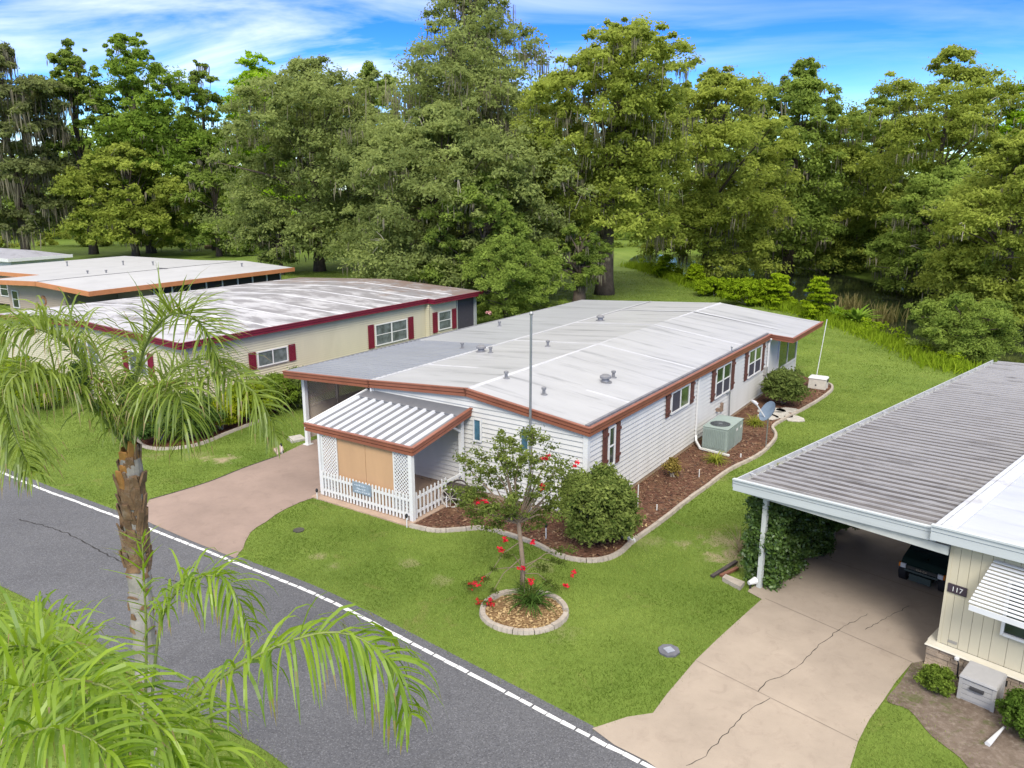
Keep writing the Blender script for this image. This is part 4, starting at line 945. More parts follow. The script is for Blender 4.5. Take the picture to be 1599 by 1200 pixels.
MB().tube([(0, 0, -.02), (0, 0, .05)], .25, 8).build('rim', pm('cover grey', (.15, .15, .17), .7, .2, 8), cov); MB().box(-.10, .10, -.10, .10, .045, .062).build('lid', pm('cover lid', (.33, .35, .40), .6, .2, 9), cov)
cov2 = empty('valve_cover', 'small dark valve lid half lost in the grass near the rose driveway', 'utility cover', (*G(467, 829), 0))
MB().tube([(0, 0, -.02), (0, 0, .035)], .17, 14).build('lid', pm('old iron', (.07, .065, .05), .8, .3, 9), cov2)
# drain pipe end beside the round bush
a, b = G(948, 826), G(990, 849); e = empty('drain_spout', 'white square drain spout lying across the mulch beside the round bush', 'drain pipe', (*a, 0)); v = Vector((b[0] - a[0], b[1] - a[1], 0))
MB().bar((0, 0, .12), v + Vector((0, 0, .07)), .11, .09).build('pipe', white_trim, e); MB().bar(v * .9 + Vector((0, 0, .078)), v * 1.0 + Vector((0, 0, .072)), .135, .115).build('collar', white_trim, e)
# flat stones by the dish
st_m = pm('pale stone', (.52, .49, .43), .85, .2, 4, bump=.3)
r = random.Random(9)
for i, (px, py, w, d) in enumerate(((1200, 652, .5, .4), (1222, 650, .55, .42), (1240, 655, .5, .4), (1212, 642, .5, .35), (1232, 642, .6, .3), (1196, 644, .4, .3))):
    c = G(px, py); P = [(c[0] + w * math.cos(t) * r.uniform(.85, 1.1), c[1] + d * 1.4 * math.sin(t) * r.uniform(.85, 1.1)) for t in [k * 2 * math.pi / 8 for k in range(8)]]
    tag(MB().poly(P, .05, .05).build('stepping_stone', st_m), 'flat pale stone in the little patch of stepping stones by the satellite dish', 'stone', 'stepping stones by the dish')
# garden cart by the porch corner
gc = empty('garden_cart', 'dark garden cart with pale curved wheel rims beside the end of the picket fence', 'garden cart', (*G(716, 786), 0), FM.rz + .25)
dkw = pm('dark weathered wood', (.07, .055, .05), .8, .25, 6); pale_rim = pm('pale rim', (.52, .48, .42), .7, .15, 6)
mb = MB(); mb.hexa([(-.36, -.26, .22), (.40, -.26, .16), (.40, .26, .16), (-.36, .26, .22)], [(-.46, -.34, .62), (.52, -.34, .50), (.52, .34, .50), (-.46, .34, .62)]); mb.bar((.45, -.2, .4), (.95, -.22, .72), .04, .04); mb.bar((.45, .2, .4), (.95, .22, .72), .04, .04); mb.build('tray', dkw, gc)
for yy_ in (-.42, .42):
    mb = MB(); P = [Vector((-.10 + .33 * math.cos(a), yy_, .33 + .33 * math.sin(a))) for a in [k * 2 * math.pi / 20 for k in range(21)]]; mb.tube(P, .032, 6, False); wh = mb.build('wheel', pale_rim if yy_ < 0 else dkw, gc)
    mb = MB()
    for k in range(4): a = k * math.pi / 4; q_ = Vector((math.cos(a) * .31, 0, math.sin(a) * .31)); mb.tube([Vector((-.1, yy_, .33)) - q_, Vector((-.1, yy_, .33)) + q_], .014, 5)
    mb.build('spokes', pale_rim, wh)
mb = MB(); P = [Vector((-.62 + .05 * math.sin(a), -.55 + .23 * math.cos(a), .42 + .38 * math.sin(a))) for a in [k * 2 * math.pi / 18 for k in range(19)]]; mb.tube(P, .018, 5, False)
hp = mb.build('iron_hoop', pm('rusty iron', (.10, .04, .03), .8, .3, 9)); hp.parent = None; hp.location = gc.location; hp.rotation_euler = gc.rotation_euler
tag(hp, 'rusty iron hoop standing upright between the fence end and the garden cart', 'hoop')
# things round the right carport post
bit = empty('flood_light', 'small white flood light with dark stem at the foot of the carport post', 'garden light', (*G(1172, 920), 0))
mb = MB(); mb.tube([(0, 0, 0), (0, 0, .16)], .03, 8); mb.build('stem', pm('black plastic', (.02, .02, .022), .5), bit); mb = MB(); mb.tube([(-.05, .0, .17), (.16, .10, .20)], [.055, .10], 12); mb.build('lamp_head', white_trim, bit)
def slab_thing(name, label, cat, pts, h, m): return tag(MB().poly([G(*p) for p in pts], h, h).build(name, m), label, cat)
slab_thing('kerb_piece', 'loose grey concrete kerb piece on the worn soil left of the carport post', 'kerb piece', ((1128, 908), (1133, 903), (1163, 915), (1156, 923)), .12, kerb_m)
for i, (p0_, p1_, lb) in enumerate((((1112, 903), (1150, 880), 'longer dark plank lying on the worn soil by the hedge'), ((1126, 902), (1152, 890), 'shorter reddish plank lying beside the longer plank on worn soil'))):
    a, b = G(*p0_), G(*p1_); tag(MB().bar((*a, .05), (*b, .06), .10, .06).build('plank', (dkw, pm('red plank', (.22, .09, .05), .8, .25, 5))[i]), lb, 'plank')
slab_thing('paver', 'flat pale paver beside the carport post of the white home', 'paver', ((448, 686), (470, 682), (478, 688), (456, 693)), .10, st_m)
slab_thing('paver', 'small pinkish paver on the edge of the rose driveway, below the flat pale one', 'paver', ((428, 704), (440, 697), (445, 705), (434, 713)), .08, pm('pink stone', (.48, .36, .30), .85, .2, 4))
# storage box by the cream home
bxm = pm('grey resin', (.46, .45, .44), .6, .07, 3, stain=(.32, .31, .29), stain_amt=.4)
dk = at_frame('deck_box', 'grey resin storage box in front of the stone skirting', 'storage box', FR)
mb = MB(); mb.box(.98, 1.62, -.92, -.36, .0, .50)
for k in range(4): mb.box(.99 + .005, 1.61, -.935, -.9205, .06 + k * .11, .15 + k * .11)
mb.build('body', bxm, dk)
mb = MB()
for x in (.955, 1.575):
    for y in (-.945, -.40): mb.box(x, x + .07, y, y + .07, 0, .515)
mb.build('corner_post', bxm, dk)
mb = MB(); mb.hexa([(.94, -.97, .516), (1.66, -.97, .516), (1.66, -.31, .545), (.94, -.31, .545)], [(.96, -.95, .575), (1.64, -.95, .575), (1.64, -.33, .62), (.96, -.33, .62)]); mb.build('lid', bxm, dk, bevel=.01)
mb = MB(); mb.bar((1.17, -.955, .36), (1.43, -.955, .36), .05, .08, up=(0, 1, 0)); mb.build('handle', pm('dark handle', (.05, .05, .055), .5), dk)
sp = empty('downspout_piece', 'white tapering spout piece lying on the bare soil by the cream home', 'drain pipe', (*G(1542, 1166), 0)); q_ = G(1567, 1142)
mb = MB(); mb.tube([(0, 0, .05), (q_[0] - sp.location.x, q_[1] - sp.location.y, .09)], [.055, .02], 8); mb.build('spout', white_trim, sp)
hs = empty('hose_bib', 'black and white hose tap against the stone skirting', 'tap', (*FR.w(.74, -.3)[:2], 0)); mb = MB(); mb.tube([(0, .1, .5), (0, 0, .42), (0, -.02, .1), (.12, -.05, .03), (.3, .0, .03)], .018, 6); mb.build('hose', pm('black plastic', (.02, .02, .022), .5), hs); MB().lathe((0, .08, .46), [(.05, 0), (.05, .05), (.01, .07)], 8).build('tap_head', white_trim, hs)
# ---------------------------------------------------------------- golf cart under the right carport
dg = pm('dark green paint', (.012, .030, .026), .25, .15, 2); blk = pm('black rubber', (.015, .015, .016), .8, .2, 8); seat_m = pm('cream vinyl', (.42, .38, .30), .6, .08, 3)
gcr = empty('golf_cart', 'dark green golf cart parked nose out under the ribbed carport roof', 'golf cart', (*FR.w(-1.32, 3.35)[:2], .02), FR.rz)
mb = MB()
for prof, wx in (([(0.02, .46), (-.02, .56), (.10, .70), (.42, .82), (.62, .87), (.66, .50), (.30, .47)], .54), ([(.62, .30), (.62, .36), (1.04, .36), (1.10, .68), (2.15, .70), (2.35, .55), (2.32, .32)], .56), ([(.02, .22), (.02, .455), (.615, .455), (.615, .22)], .27)):
    n = len(prof); i0 = len(mb.v); mb.v += [(-wx, y, z) for y, z in prof] + [(wx, y, z) for y, z in prof]
    mb.f += [tuple(range(i0, i0 + n)), tuple(range(i0 + 2 * n - 1, i0 + n - 1, -1))] + [(i0 + k, i0 + k + n, i0 + (k + 1) % n + n, i0 + (k + 1) % n) for k in range(n)]
body = mb.build('body', dg, gcr, bevel=.012)
mb = MB(); mb.box(-.42, .42, -.09, .0, .40, .455); mb.box(-.27, .27, -.11, .01, .18, .36); mb.build('bumper', pm('grey green bumper', (.05, .075, .07), .5, .1, 4), gcr)
mb = MB(); mb.hexa([(-.37, -.045, .455), (.37, -.045, .455), (.37, -.02, .455), (-.37, -.02, .455)], [(-.37, -.035, .54), (.37, -.035, .54), (.37, -.01, .54), (-.37, -.01, .54)]); badge = mb.build('grille_badge', pm('badge black', (.02, .02, .02), .4), gcr)
text_mesh('badge_lettering', 'Club Car', .075, pm('badge gold', (.5, .42, .28), .4), badge, (0, -.052, .497), (math.radians(84), 0, 0), .003)
for s in (-1, 1):
    hl = MB().box(min(s * .40, s * .53), max(s * .40, s * .53), -.06, -.0, .45, .57).build('headlight', pm('lamp lens', (.72, .74, .76), .12, .1, 20), gcr)
    MB().box(min(s * .531, s * .575), max(s * .531, s * .575), -.055, .05, .46, .57).build('indicator', pm('amber lens', (.75, .22, .02), .2), hl)
for x in (-.50, .50):
    for y in (.26, 1.95):
        P = Vector((x, y, .24)); wv = Vector((.11, 0, 0))
        ty = MB().tube([P - wv, P - wv * .8, P + wv * .8, P + wv], [.19, .24, .24, .19], 20).build('wheel', blk, gcr)
        MB().tube([P - wv * 1.02, P + wv * 1.02], .12, 14).build('hub', pm('hub grey', (.25, .25, .26), .4, metal=.6), ty)
mb = MB()
for x in (-.53, .53):
    mb.tube([(x, .60, .84), (x, .82, 1.80)], .02, 6); mb.tube([(x, 2.05, .70), (x, 1.95, 1.80)], .02, 6)
mb.build('roof_frame', blk, gcr)
mb = MB(); mb.box(-.60, .60, .62, 2.20, 1.80, 1.86); mb.build('canopy', pm('canopy dark', (.03, .035, .035), .5), gcr, bevel=.02)
wsm = pm('scratched windshield', (.20, .19, .20), .15, .35, 3); mb = MB(); mb.hexa([(-.51, .61, .86), (.51, .61, .86), (.51, .625, .86), (-.51, .625, .86)], [(-.51, .80, 1.74), (.51, .80, 1.74), (.51, .815, 1.74), (-.51, .815, 1.74)]); mb.build('windshield', wsm, gcr)
mb = MB(); mb.box(-.50, .50, 1.06, 1.50, .705, .80); mb.box(-.50, .50, 1.56, 1.66, .76, 1.22); mb.build('seat', seat_m, gcr, bevel=.02)
mb = MB(); mb.tube([(-.25, .66, .8), (-.25, .92, 1.0)], .02, 6); mb.tube([(-.25 + .17 * math.cos(a), .93 + .06 * math.sin(a), 1.01 + .15 * math.sin(a)) for a in [k * math.pi / 8 for k in range(17)]], .014, 5, False); mb.build('steering_wheel', blk, gcr)
# ================================================================ vegetation
bark = pm('oak bark', (.115, .088, .066), .95, .35, 2.5, bump=.8, bscale=9); bark2 = pm('grey twig', (.42, .37, .30), .9, .2, 4)
moss_m = leaf_mat('spanish moss', (.120, .112, .075), (.270, .245, .170), .35, .0)
def tri_norm(r, n): v = r.normal(size=(n, 3)); return v / np.linalg.norm(v, axis=1, keepdims=True)
def leaves(r, C, R, per, size, flat=.7, asp=.5, up=.55, tl=.28, shell=.45):
    """leaf quads round clump centres C with radii R; returns corners, tints"""
    n = len(C); per = np.broadcast_to(per, (n,)); ii = np.repeat(np.arange(n), per); m = len(ii)
    d = tri_norm(r, m); d[:, 2] = np.where(d[:, 2] < -.35, -d[:, 2] * .5, d[:, 2])
    rad = (shell + (1 - shell) * r.random(m)) * R[ii] * (1 + .25 * r.standard_normal(m) * (r.random(m) < .25))
    P = C[ii] + d * rad[:, None] * np.array([1, 1, flat])
    nn = d * .7 + tri_norm(r, m) * .85 + np.array([0, 0, up]); nn /= np.linalg.norm(nn, axis=1, keepdims=True)
    t = np.cross(nn, tri_norm(r, m)); t /= np.linalg.norm(t, axis=1, keepdims=True) + 1e-9; b = np.cross(nn, t)
    s = size * (.6 + .8 * r.random(m)); t *= s[:, None]; b *= (s * asp)[:, None]
    V = np.stack([P - t, P + b + t * .15, P + t, P - b + t * .15], 1).reshape(-1, 3)
    ct = r.random(n); tint = np.clip(ct[ii] * (1 - tl) + r.random(m) * tl + .12 * r.standard_normal(m), 0, 1)
    return V, tint
LEAF = {
    'oak': leaf_mat('live oak leaf', (0.096, 0.146, 0.029), (0.318, 0.412, 0.081), .5),
    'greyoak': leaf_mat('grey oak leaf', (0.115, 0.151, 0.049), (0.346, 0.404, 0.124), .5),
    'bright': leaf_mat('sweetgum leaf', (.095, .160, .022), (.275, .390, .058), .5),
    'lime': leaf_mat('cypress leaf', (0.175, 0.291, 0.015), (0.393, 0.582, 0.040), .5),
    'mossy': leaf_mat('dusty leaf', (.110, .125, .054), (.255, .295, .100), .5),
    'olive': leaf_mat('olive leaf', (0.139, 0.181, 0.029), (0.395, 0.455, 0.084), .5),
}
def moss_ribbons(r, A, L, w):
    """hanging tapering strips from points A with lengths L"""
    n = len(A); az = r.uniform(0, 6.28, n); sd = np.stack([np.cos(az), np.sin(az), np.zeros(n)], 1) * (w * (.5 + r.random(n)))[:, None]
    drift = np.stack([r.normal(0, .07, n), r.normal(0, .07, n), np.zeros(n)], 1) * L[:, None]
    M = A + drift * .5 - np.stack([0 * L, 0 * L, L * .5], 1); B = A + drift - np.stack([0 * L, 0 * L, L], 1)
    V1 = np.stack([A - sd * .7, A + sd * .7, M + sd, M - sd], 1); V2 = np.stack([M - sd, M + sd, B + sd * .15, B - sd * .15], 1)
    return np.concatenate([V1, V2]).reshape(-1, 3), np.tile(r.random(n), 2)
def profile(kind, t):
    if kind == 'oak': return np.clip(1 - np.abs(2 * t - .85) ** 3.2, .02, 1) ** .5
    if kind == 'cone': return (1 - t ** 1.5) ** .8 * (.6 + .4 * np.minimum(1, t * 5)) + .05
    if kind == 'column': return (1 - t ** 4.5) * (.7 + .3 * np.minimum(1, t * 4)) + .08
    if kind == 'umbrella': return np.clip(1 - np.abs(2 * t - 1.1) ** 2.2, .02, 1) ** .6
def tree(label, px, Y, top, wpx, leaf, kind='oak', seed=0, zb=.12, n=230, per=120, ls=.30, moss=0, mlen=1.6, trunk=.4, lean=0., group=None, cat='tree', name='tree', lumps=.38, gap=.25, base=None, twigs=12):
    r = np.random.default_rng(seed); h = D(px, top, Y).z; x = D(px, 420, Y).x; R = wpx / 2 * Y / FPX
    zg = base if base is not None else float(ground_z([(x, Y)])[0])
    e = empty(name, label, cat, (x, Y, zg), 0, group); h -= zg
    # big boughs first, then leaf clumps over the crown of each bough
    nl = int(np.clip(n / 8, 14, 54)); ks = r.integers(10, 15); ba = r.uniform(0, 6.28, ks); bt = r.uniform(0, 1, ks); bamp = r.uniform(-lumps, lumps, ks)
    t = np.minimum(((np.arange(nl) + r.random(nl)) / nl) ** .8, .97); az = np.arange(nl) * 2.4 + r.uniform(-.6, .6, nl)
    da = np.abs((az[:, None] - ba + np.pi) % (2 * np.pi) - np.pi); F_ = 1 + (bamp * np.exp(-(da / .7) ** 2 - ((t[:, None] - bt) / .2) ** 2)).sum(1)
    rl_ = {'oak': .36, 'umbrella': .38, 'column': .52, 'cone': .38}[kind] * R * r.uniform(.6, 1.3, nl) * (1 - .30 * t ** 3)
    pr_ = R * profile(kind, t) * np.clip(F_, .55, 1.35); rl_ = np.minimum(rl_, np.maximum(pr_ * .75, R * .20))
    cr_ = np.maximum(pr_ - rl_ * .8, 0) * (1 - .45 * r.random(nl) ** 2)
    Lc = np.stack([cr_ * np.cos(az) + lean * t ** 2, cr_ * np.sin(az), h * (zb + (1 - zb) * t) - rl_ * .55], 1)
    li = r.choice(nl, int(n * 1.9), p=rl_ ** 1.6 / (rl_ ** 1.6).sum()); m = len(li); d = tri_norm(r, m); d[:, 2] = np.where(d[:, 2] < -.25, -d[:, 2] * .8, d[:, 2])
    k_ = np.where(r.random(m) < .16, r.uniform(1.0, 1.28, m), r.uniform(.62, 1.02, m))
    C = Lc[li] + d * (rl_[li] * k_)[:, None] * np.array([1.05, 1.05, .88]); C[:, 2] = np.clip(C[:, 2], .5, h)
    rc = (rl_[li] * .34 + .15) * (.55 + .7 * r.random(m)) * np.where(k_ > 1.02, .5, 1)
    V, ti = leaves(r, C, rc, int(per * 1.25), ls * .64, .86, shell=.25)
    # stray twigs of leaf past the outline
    mb = MB(); tr = trunk; mid = Vector((lean * .25 + r.normal(0, .15), r.normal(0, .15), h * .45)); topp = Vector((lean * .8, 0, h * .86))
    mb.tube([(0, 0, -.3), (r.normal(0, .05), 0, h * .06), mid * .5, mid, (mid + topp) / 2 + Vector((r.normal(0, .3), 0, 0)), topp], [tr * 1.5, tr * 1.1, tr * .95, tr * .7, tr * .42, .05], 9)
    for i in r.choice(len(C), min(26, len(C)), False):
        c = Vector(C[i]); z0 = max(h * .10, c.z * r.uniform(.45, .8)); f = z0 / (h * .45); s0 = (mid * f) if f < 1 else mid.lerp(topp, min(1, (z0 - h * .45) / (h * .41)))
        s0.z = z0; k = s0.lerp(c, .5) + Vector((r.normal(0, .25), r.normal(0, .25), r.uniform(0, .5))); w = tr * r.uniform(.18, .34)
        mb.tube([s0, k, c], [w, w * .65, .02], 5, False)
    mb.build('trunk', bark, e, smooth=True)
    np_mesh('crown', V, 4, LEAF[leaf], e, ti)
    if twigs and seed not in (9, 12, 16, 22, 23):
        mb = MB(); fr_ = np.where((d[:, 1] < -.2) & (k_ > .85))[0]
        for i in r.choice(fr_, min(twigs, len(fr_)), False):
            p = Vector(C[i]); dr = Vector((d[i, 0] + r.normal(0, .5), d[i, 1] - .5, r.uniform(-.9, .5))).normalized(); p0 = p - dr * .5
            for b_ in range(4):
                d2 = (dr + Vector(r.normal(0, .45, 3))).normalized(); ln = r.uniform(.7, 1.9); m_ = p0 + d2 * ln * .5 + Vector((0, 0, r.uniform(-.05, .2))); mb.tube([p0, m_, p0 + d2 * ln + Vector((0, 0, r.uniform(-.6, .1)))], [.045, .03, .012], 4, False)
        mb.build('bare_twigs', bark2, e)
    if moss:
        low = np.where(d[:, 2] < .35)[0]; j = r.choice(low, moss); k = 9; A = np.repeat(C[j], k, 0) + r.normal(0, 1, (moss * k, 3)) * np.array([.55, .55, .2]) * np.repeat(rc[j], k)[:, None]
        A[:, 2] -= .1; L = np.repeat(mlen * .75 * r.uniform(.3, 1.3, moss) ** 1.3, k) * r.uniform(.35, 1.1, moss * k); L = np.minimum(L, np.maximum(A[:, 2] - .6, .3))
        A += r.normal(0, .12, A.shape) * np.array([1, 1, 0]); Vm, tm = moss_ribbons(r, A, L, .045 * Y / 80); np_mesh('spanish_moss', Vm, 4, moss_m, e, tm)
    return e
T = tree
# left group, far lawn
T('grey moss draped tree at the far left edge of the wood', 45, 120, 62, 190, 'mossy', 'oak', 1, .12, 300, 110, .42, 420, 3.6, .55)
T('narrow dark spire tree with a trunk showing above the orange trimmed roof', 150, 126, 56, 105, 'oak', 'column', 2, .18, 190, 110, .40, 60, 2.2, .55, lumps=.3)
T('tall fresh green sweetgum with a ragged pointed top on the left', 240, 128, 42, 175, 'bright', 'column', 3, .10, 260, 110, .42, 30, 2.0, .6, lumps=.5, gap=.2)
T('low spreading yellow green tree in front of the tall sweetgum', 215, 120, 225, 210, 'olive', 'oak', 4, .13, 200, 110, .40, 40, 1.8, .5)
T('lanky thin topped tree with one bare leader above the wood', 340, 134, 88, 95, 'oak', 'column', 5, .10, 130, 100, .40, 90, 2.4, .45, lumps=.4, gap=.1)
T('bright lime cypress rising behind the grey oak', 425, 140, 76, 150, 'lime', 'column', 6, .15, 190, 110, .44, 0, 1, .5, lumps=.45)
T('rounded dark tree low between the sweetgum and the grey oak', 345, 122, 225, 130, 'oak', 'oak', 7, .05, 130, 100, .40, 60, 2, .4)
T('broad grey green live oak behind the yellow home', 500, 100, 86, 330, 'greyoak', 'oak', 8, .19, 420, 130, .32, 160, 1.9, .6)
T('small grey oak with a slim trunk on the lawn beyond the yellow roof', 440, 96, 330, 130, 'greyoak', 'umbrella', 9, .28, 110, 120, .26, 30, 1.2, .25)
# centre
T('tallest moss hung tree reaching past the top of the picture', 738, 92, -45, 300, 'greyoak', 'column', 10, .25, 330, 120, .30, 560, 3.6, .6, lumps=.5, gap=.15)
T('huge live oak between the two homes', 690, 76, 165, 370, 'greyoak', 'oak', 11, .08, 520, 150, .26, 190, 1.7, .75)
T('dense low oak branch mass above the white roof, left of the leaning trunk', 760, 69, 270, 190, 'oak', 'oak', 12, .04, 210, 140, .22, 70, 1.3, .4)
T('leaning live oak heavy with moss behind the white home', 945, 78, 28, 300, 'olive', 'oak', 13, .25, 430, 130, .27, 260, 2.2, .75, lean=1.6, lumps=.45)
T('live oak with bare silver twigs hanging over the pond', 1105, 92, 100, 270, 'olive', 'oak', 14, .11, 330, 130, .30, 170, 2.0, .6, base=-.4)
T('drooping oak on the pond bank in the middle of the right side', 1230, 104, 92, 260, 'oak', 'oak', 15, .05, 340, 120, .34, 170, 2.2, .6, base=-.3)
T('small round oak with a thick short trunk behind the white roof', 905, 71, 352, 105, 'oak', 'umbrella', 16, .30, 100, 130, .17, 50, 1.0, .55)
# right
T('soft feathered cypress making the highest peak on the right', 1445, 96, 72, 290, 'olive', 'oak', 17, .06, 380, 120, .30, 120, 1.8, .5, base=-.2)
T('dark tree filling the gap left of the tall right cypress', 1350, 112, 150, 190, 'oak', 'oak', 18, .05, 220, 110, .36, 150, 2.2, .5, base=-.2)
T('full green tree filling the skyline between the tall moss hung tree and the grey oak', 590, 112, 92, 170, 'oak', 'oak', 24, .1, 200, 110, .36, 60, 2., .5)
T('lime green tree at the top right corner of the wood', 1585, 92, 78, 120, 'lime', 'column', 19, .2, 130, 110, .30, 0, 1, .4)
T('sprawling oak at the right edge above the ribbed carport roof', 1570, 63, 205, 290, 'olive', 'oak', 20, .06, 380, 150, .21, 100, 1.2, .5, base=-.1)
T('mid height oak standing in the pond margin on the right', 1470, 80, 255, 230, 'oak', 'oak', 21, .04, 260, 130, .26, 120, 1.6, .45, base=-.3)
T('low spreading tree on the lawn just beyond the ribbed carport roof', 1520, 49, 462, 185, 'oak', 'umbrella', 22, .18, 170, 170, .125, 0, 1, .22, gap=.2)
T('leafy pink flowered shrub tree between the yellow and white homes', 790, 59, 368, 135, 'oak', 'oak', 23, .04, 150, 150, .15, 10, .8, .15)
# one far wood behind everything
def far_wood():
    r = np.random.default_rng(77); C = []; 
    for px in range(-120, 1760, 13):
        Y = r.uniform(158, 185); x = D(px, 400, Y).x; top = D(px, 205 + 40 * math.sin(px * .021) + r.uniform(-30, 40), Y).z
        for k in range(13): C.append((x + r.normal(0, 1.6), Y + r.normal(0, 3), top * (.03 + .94 * k / 12) + r.normal(0, .6)))
    C = np.array(C); V, ti = leaves(r, C, r.uniform(1.6, 3.0, len(C)), 60, .62, .8); tag(np_mesh('far_wood', V, 4, LEAF['oak'], None, ti), kind='stuff')
far_wood()
def undergrowth(name, line, seed, mat, hgt, wid, per, ls, step=.9):
    r = np.random.default_rng(seed); L = resample(smooth_line(line, 4), step); C = []
    for p in L:
        for k in range(3): C.append((p[0] + r.normal(0, wid), p[1] + r.normal(0, wid), max(r.uniform(-.05, 1) * hgt * r.uniform(.4, 1.1), .1)))
    C = np.array(C); C[:, 2] += ground_z(C[:, :2]) * .5
    V, ti = leaves(r, C, r.uniform(.35, .8, len(C)) * (hgt / 2.2) ** .5, per, ls, .8); tag(np_mesh(name, V, 4, mat, None, ti), kind='stuff')
undergrowth('far_bank_undergrowth', [(17, 141), (27, 141), (40, 131), (45, 106), (49, 82), (50, 62), (48, 44)], 31, LEAF['oak'], 7.5, 1.6, 130, .3)
undergrowth('wood_edge_undergrowth', [(-95, 140), (-60, 146), (-25, 146), (0, 142), (14, 144)], 32, LEAF['olive'], 4.0, 2.5, 90, .4, 1.2)
undergrowth('brush_below_oak', [(-11, 74), (-5, 71), (0, 68), (4, 66)], 33, LEAF['oak'], 2.6, 1.0, 150, .15)
# ---------------------------------------------------------------- bushes
def bush(label, c, rx, ry, hz, dark, light, mname, seed, n=110, per=130, ls=.06, cat='shrub', name='bush', group=None, rc=.2, zlow=.0, stems=True, open_=0., flowers=None):
    r = np.random.default_rng(seed); e = empty(name, label, cat, (c[0], c[1], 0), 0, group)
    d = tri_norm(r, n); d[:, 2] = np.where(d[:, 2] < -.75, -d[:, 2], d[:, 2]); k = (.80 + .22 * r.random(n)) * (1 - open_ * r.random(n))
    ph = r.uniform(0, 6.28, 3); az_ = np.arctan2(d[:, 1], d[:, 0]); k = k * (1 + .10 * np.sin(3 * az_ + ph[0] + 2 * d[:, 2]) + .08 * np.sin(5 * az_ + ph[1] - 4 * d[:, 2])) * np.where(r.random(n) < .10, r.uniform(1.05, 1.22, n), 1)
    C = d * np.array([rx, ry, hz / 2]) * k[:, None] * (1 - rc * .5); C[:, 2] += hz / 2 + zlow; C[:, 2] = np.maximum(C[:, 2], .06)
    C = np.concatenate([C, C[: n // 3] * np.array([.55, .55, 1])]); R_ = rc * min(rx, hz / 2) * (.8 + .6 * r.random(len(C))) * 1.5
    V, ti = leaves(r, C, R_, per, ls, .9, .5, .35, .6, .3); np_mesh('foliage', V, 4, leaf_mat(mname, dark, light), e, ti)
    if stems:
        mb = MB()
        for i in range(7): q_ = C[r.integers(0, n)]; mb.tube([(r.normal(0, .05), r.normal(0, .05), -.02), Vector(q_) * .5, Vector(q_) * .95], [.025, .018, .005], 5, False)
        mb.build('stem', bark2, e)
    if flowers:
        fc, fm, fs = flowers; V, ti = leaves(r, C[r.integers(0, n, fc)] * 1.06, np.full(fc, .05), 10, fs, 1); np_mesh('flower', V, 4, fm, e, ti)
    return e
fw = leaf_mat('white petal', (.6, .58, .52), (.85, .83, .78), .2); fr = leaf_mat('red petal', (.42, .012, .03), (.80, .045, .07), .3); fpk = leaf_mat('pink petal', (.7, .35, .35), (.85, .5, .5), .3)
bush('large clipped round bush at the front corner of the white home', FM.w(.98, -1.0), 1.12, 1.12, 2.15, (.050, .085, .016), (.24, .29, .075), 'variegated leaf', 41, 190, 150, .062, rc=.17)
bush('loose grey green bush beside the meter box of the white home', FM.w(1.35, 17.7), 1.05, 1.25, 1.75, (.055, .085, .022), (.20, .25, .065), 'loose leaf', 42, 110, 120, .07, rc=.26, open_=.35)
bush('small yellowing sparse plant in the mulch below the plain side wall', FM.w(.72, 5.3), .38, .4, .7, (.15, .11, .03), (.34, .27, .07), 'yellowing leaf', 43, 40, 22, .05, rc=.3, open_=.7)
bush('small round shrub between the driveway and the grey storage box', FR.w(.58, -1.0), .34, .34, .52, (.06, .10, .012), (.22, .30, .05), 'box leaf', 44, 90, 90, .028, rc=.2)
bush('rounded dark shrub cut by the right edge of the picture', FR.w(2.25, -1.15), .48, .5, .75, (.045, .085, .012), (.15, .24, .04), 'dark box leaf', 45, 110, 100, .032, rc=.2)
for i, (px, py, R_, hz, dk_, lt_, nm, lb) in enumerate((
        (250, 688, 1.25, 2.0, (.030, .060, .014), (.10, .17, .04), 'camellia leaf', 'dark shrub with white blooms at the rounded end of the kerbed bed'),
        (300, 684, 1.15, 1.9, (.030, .060, .014), (.10, .17, .04), 'camellia leaf', 'dark shrub second from the rounded end of the kerbed bed'),
        (347, 671, .85, 1.35, (.16, .21, .008), (.34, .38, .02), 'golden leaf', 'golden yellow round shrub standing out among the dark hedge shrubs'),
        (388, 655, 1.2, 1.7, (.10, .15, .010), (.26, .32, .02), 'lime hedge leaf', 'yellow green shrub right of the golden round one'),
        (432, 642, 1.25, 1.7, (.055, .10, .012), (.17, .24, .03), 'green hedge leaf', 'mid green shrub near the window with the single maroon shutter'),
        (468, 634, 1.15, 1.75, (.045, .075, .016), (.15, .20, .05), 'dusty hedge leaf', 'dusty green shrub behind the white carport post'))):
    bush(lb, G(px, py), R_, R_, hz, dk_, lt_, nm, 50 + i, 120, 110, .062, rc=.2, flowers=(10, fw, .05) if i < 2 else None)
for i, (x, y, R_, hz, lb) in enumerate(((-8.2, -4.2, 1.5, 1.9, 'lime hedge shrub behind the palm fronds on the left'), (-11.5, -4.3, 1.6, 1.9, 'lime hedge shrub cut by the left edge of the picture'), (-5.4, -4.4, 1.2, 1.6, 'lime shrub just left of the palm spear'))):
    bush(lb, FN.w(x, y), R_, R_, hz, (.12, .18, .008), (.28, .36, .02), 'lime leaf', 60 + i, 120, 110, .07, rc=.2)
for i, (x, y, lb) in enumerate(((-4.9, -2.6, 'small pointed juniper left of the palm in front of the yellow wall'), (-.3, -2.7, 'small pointed juniper right of the palm in front of the yellow wall'))):
    bush(lb, FN.w(x, y), .42, .42, 2.0, (.025, .05, .018), (.075, .13, .04), 'juniper leaf', 66 + i, 80, 90, .05, rc=.35)
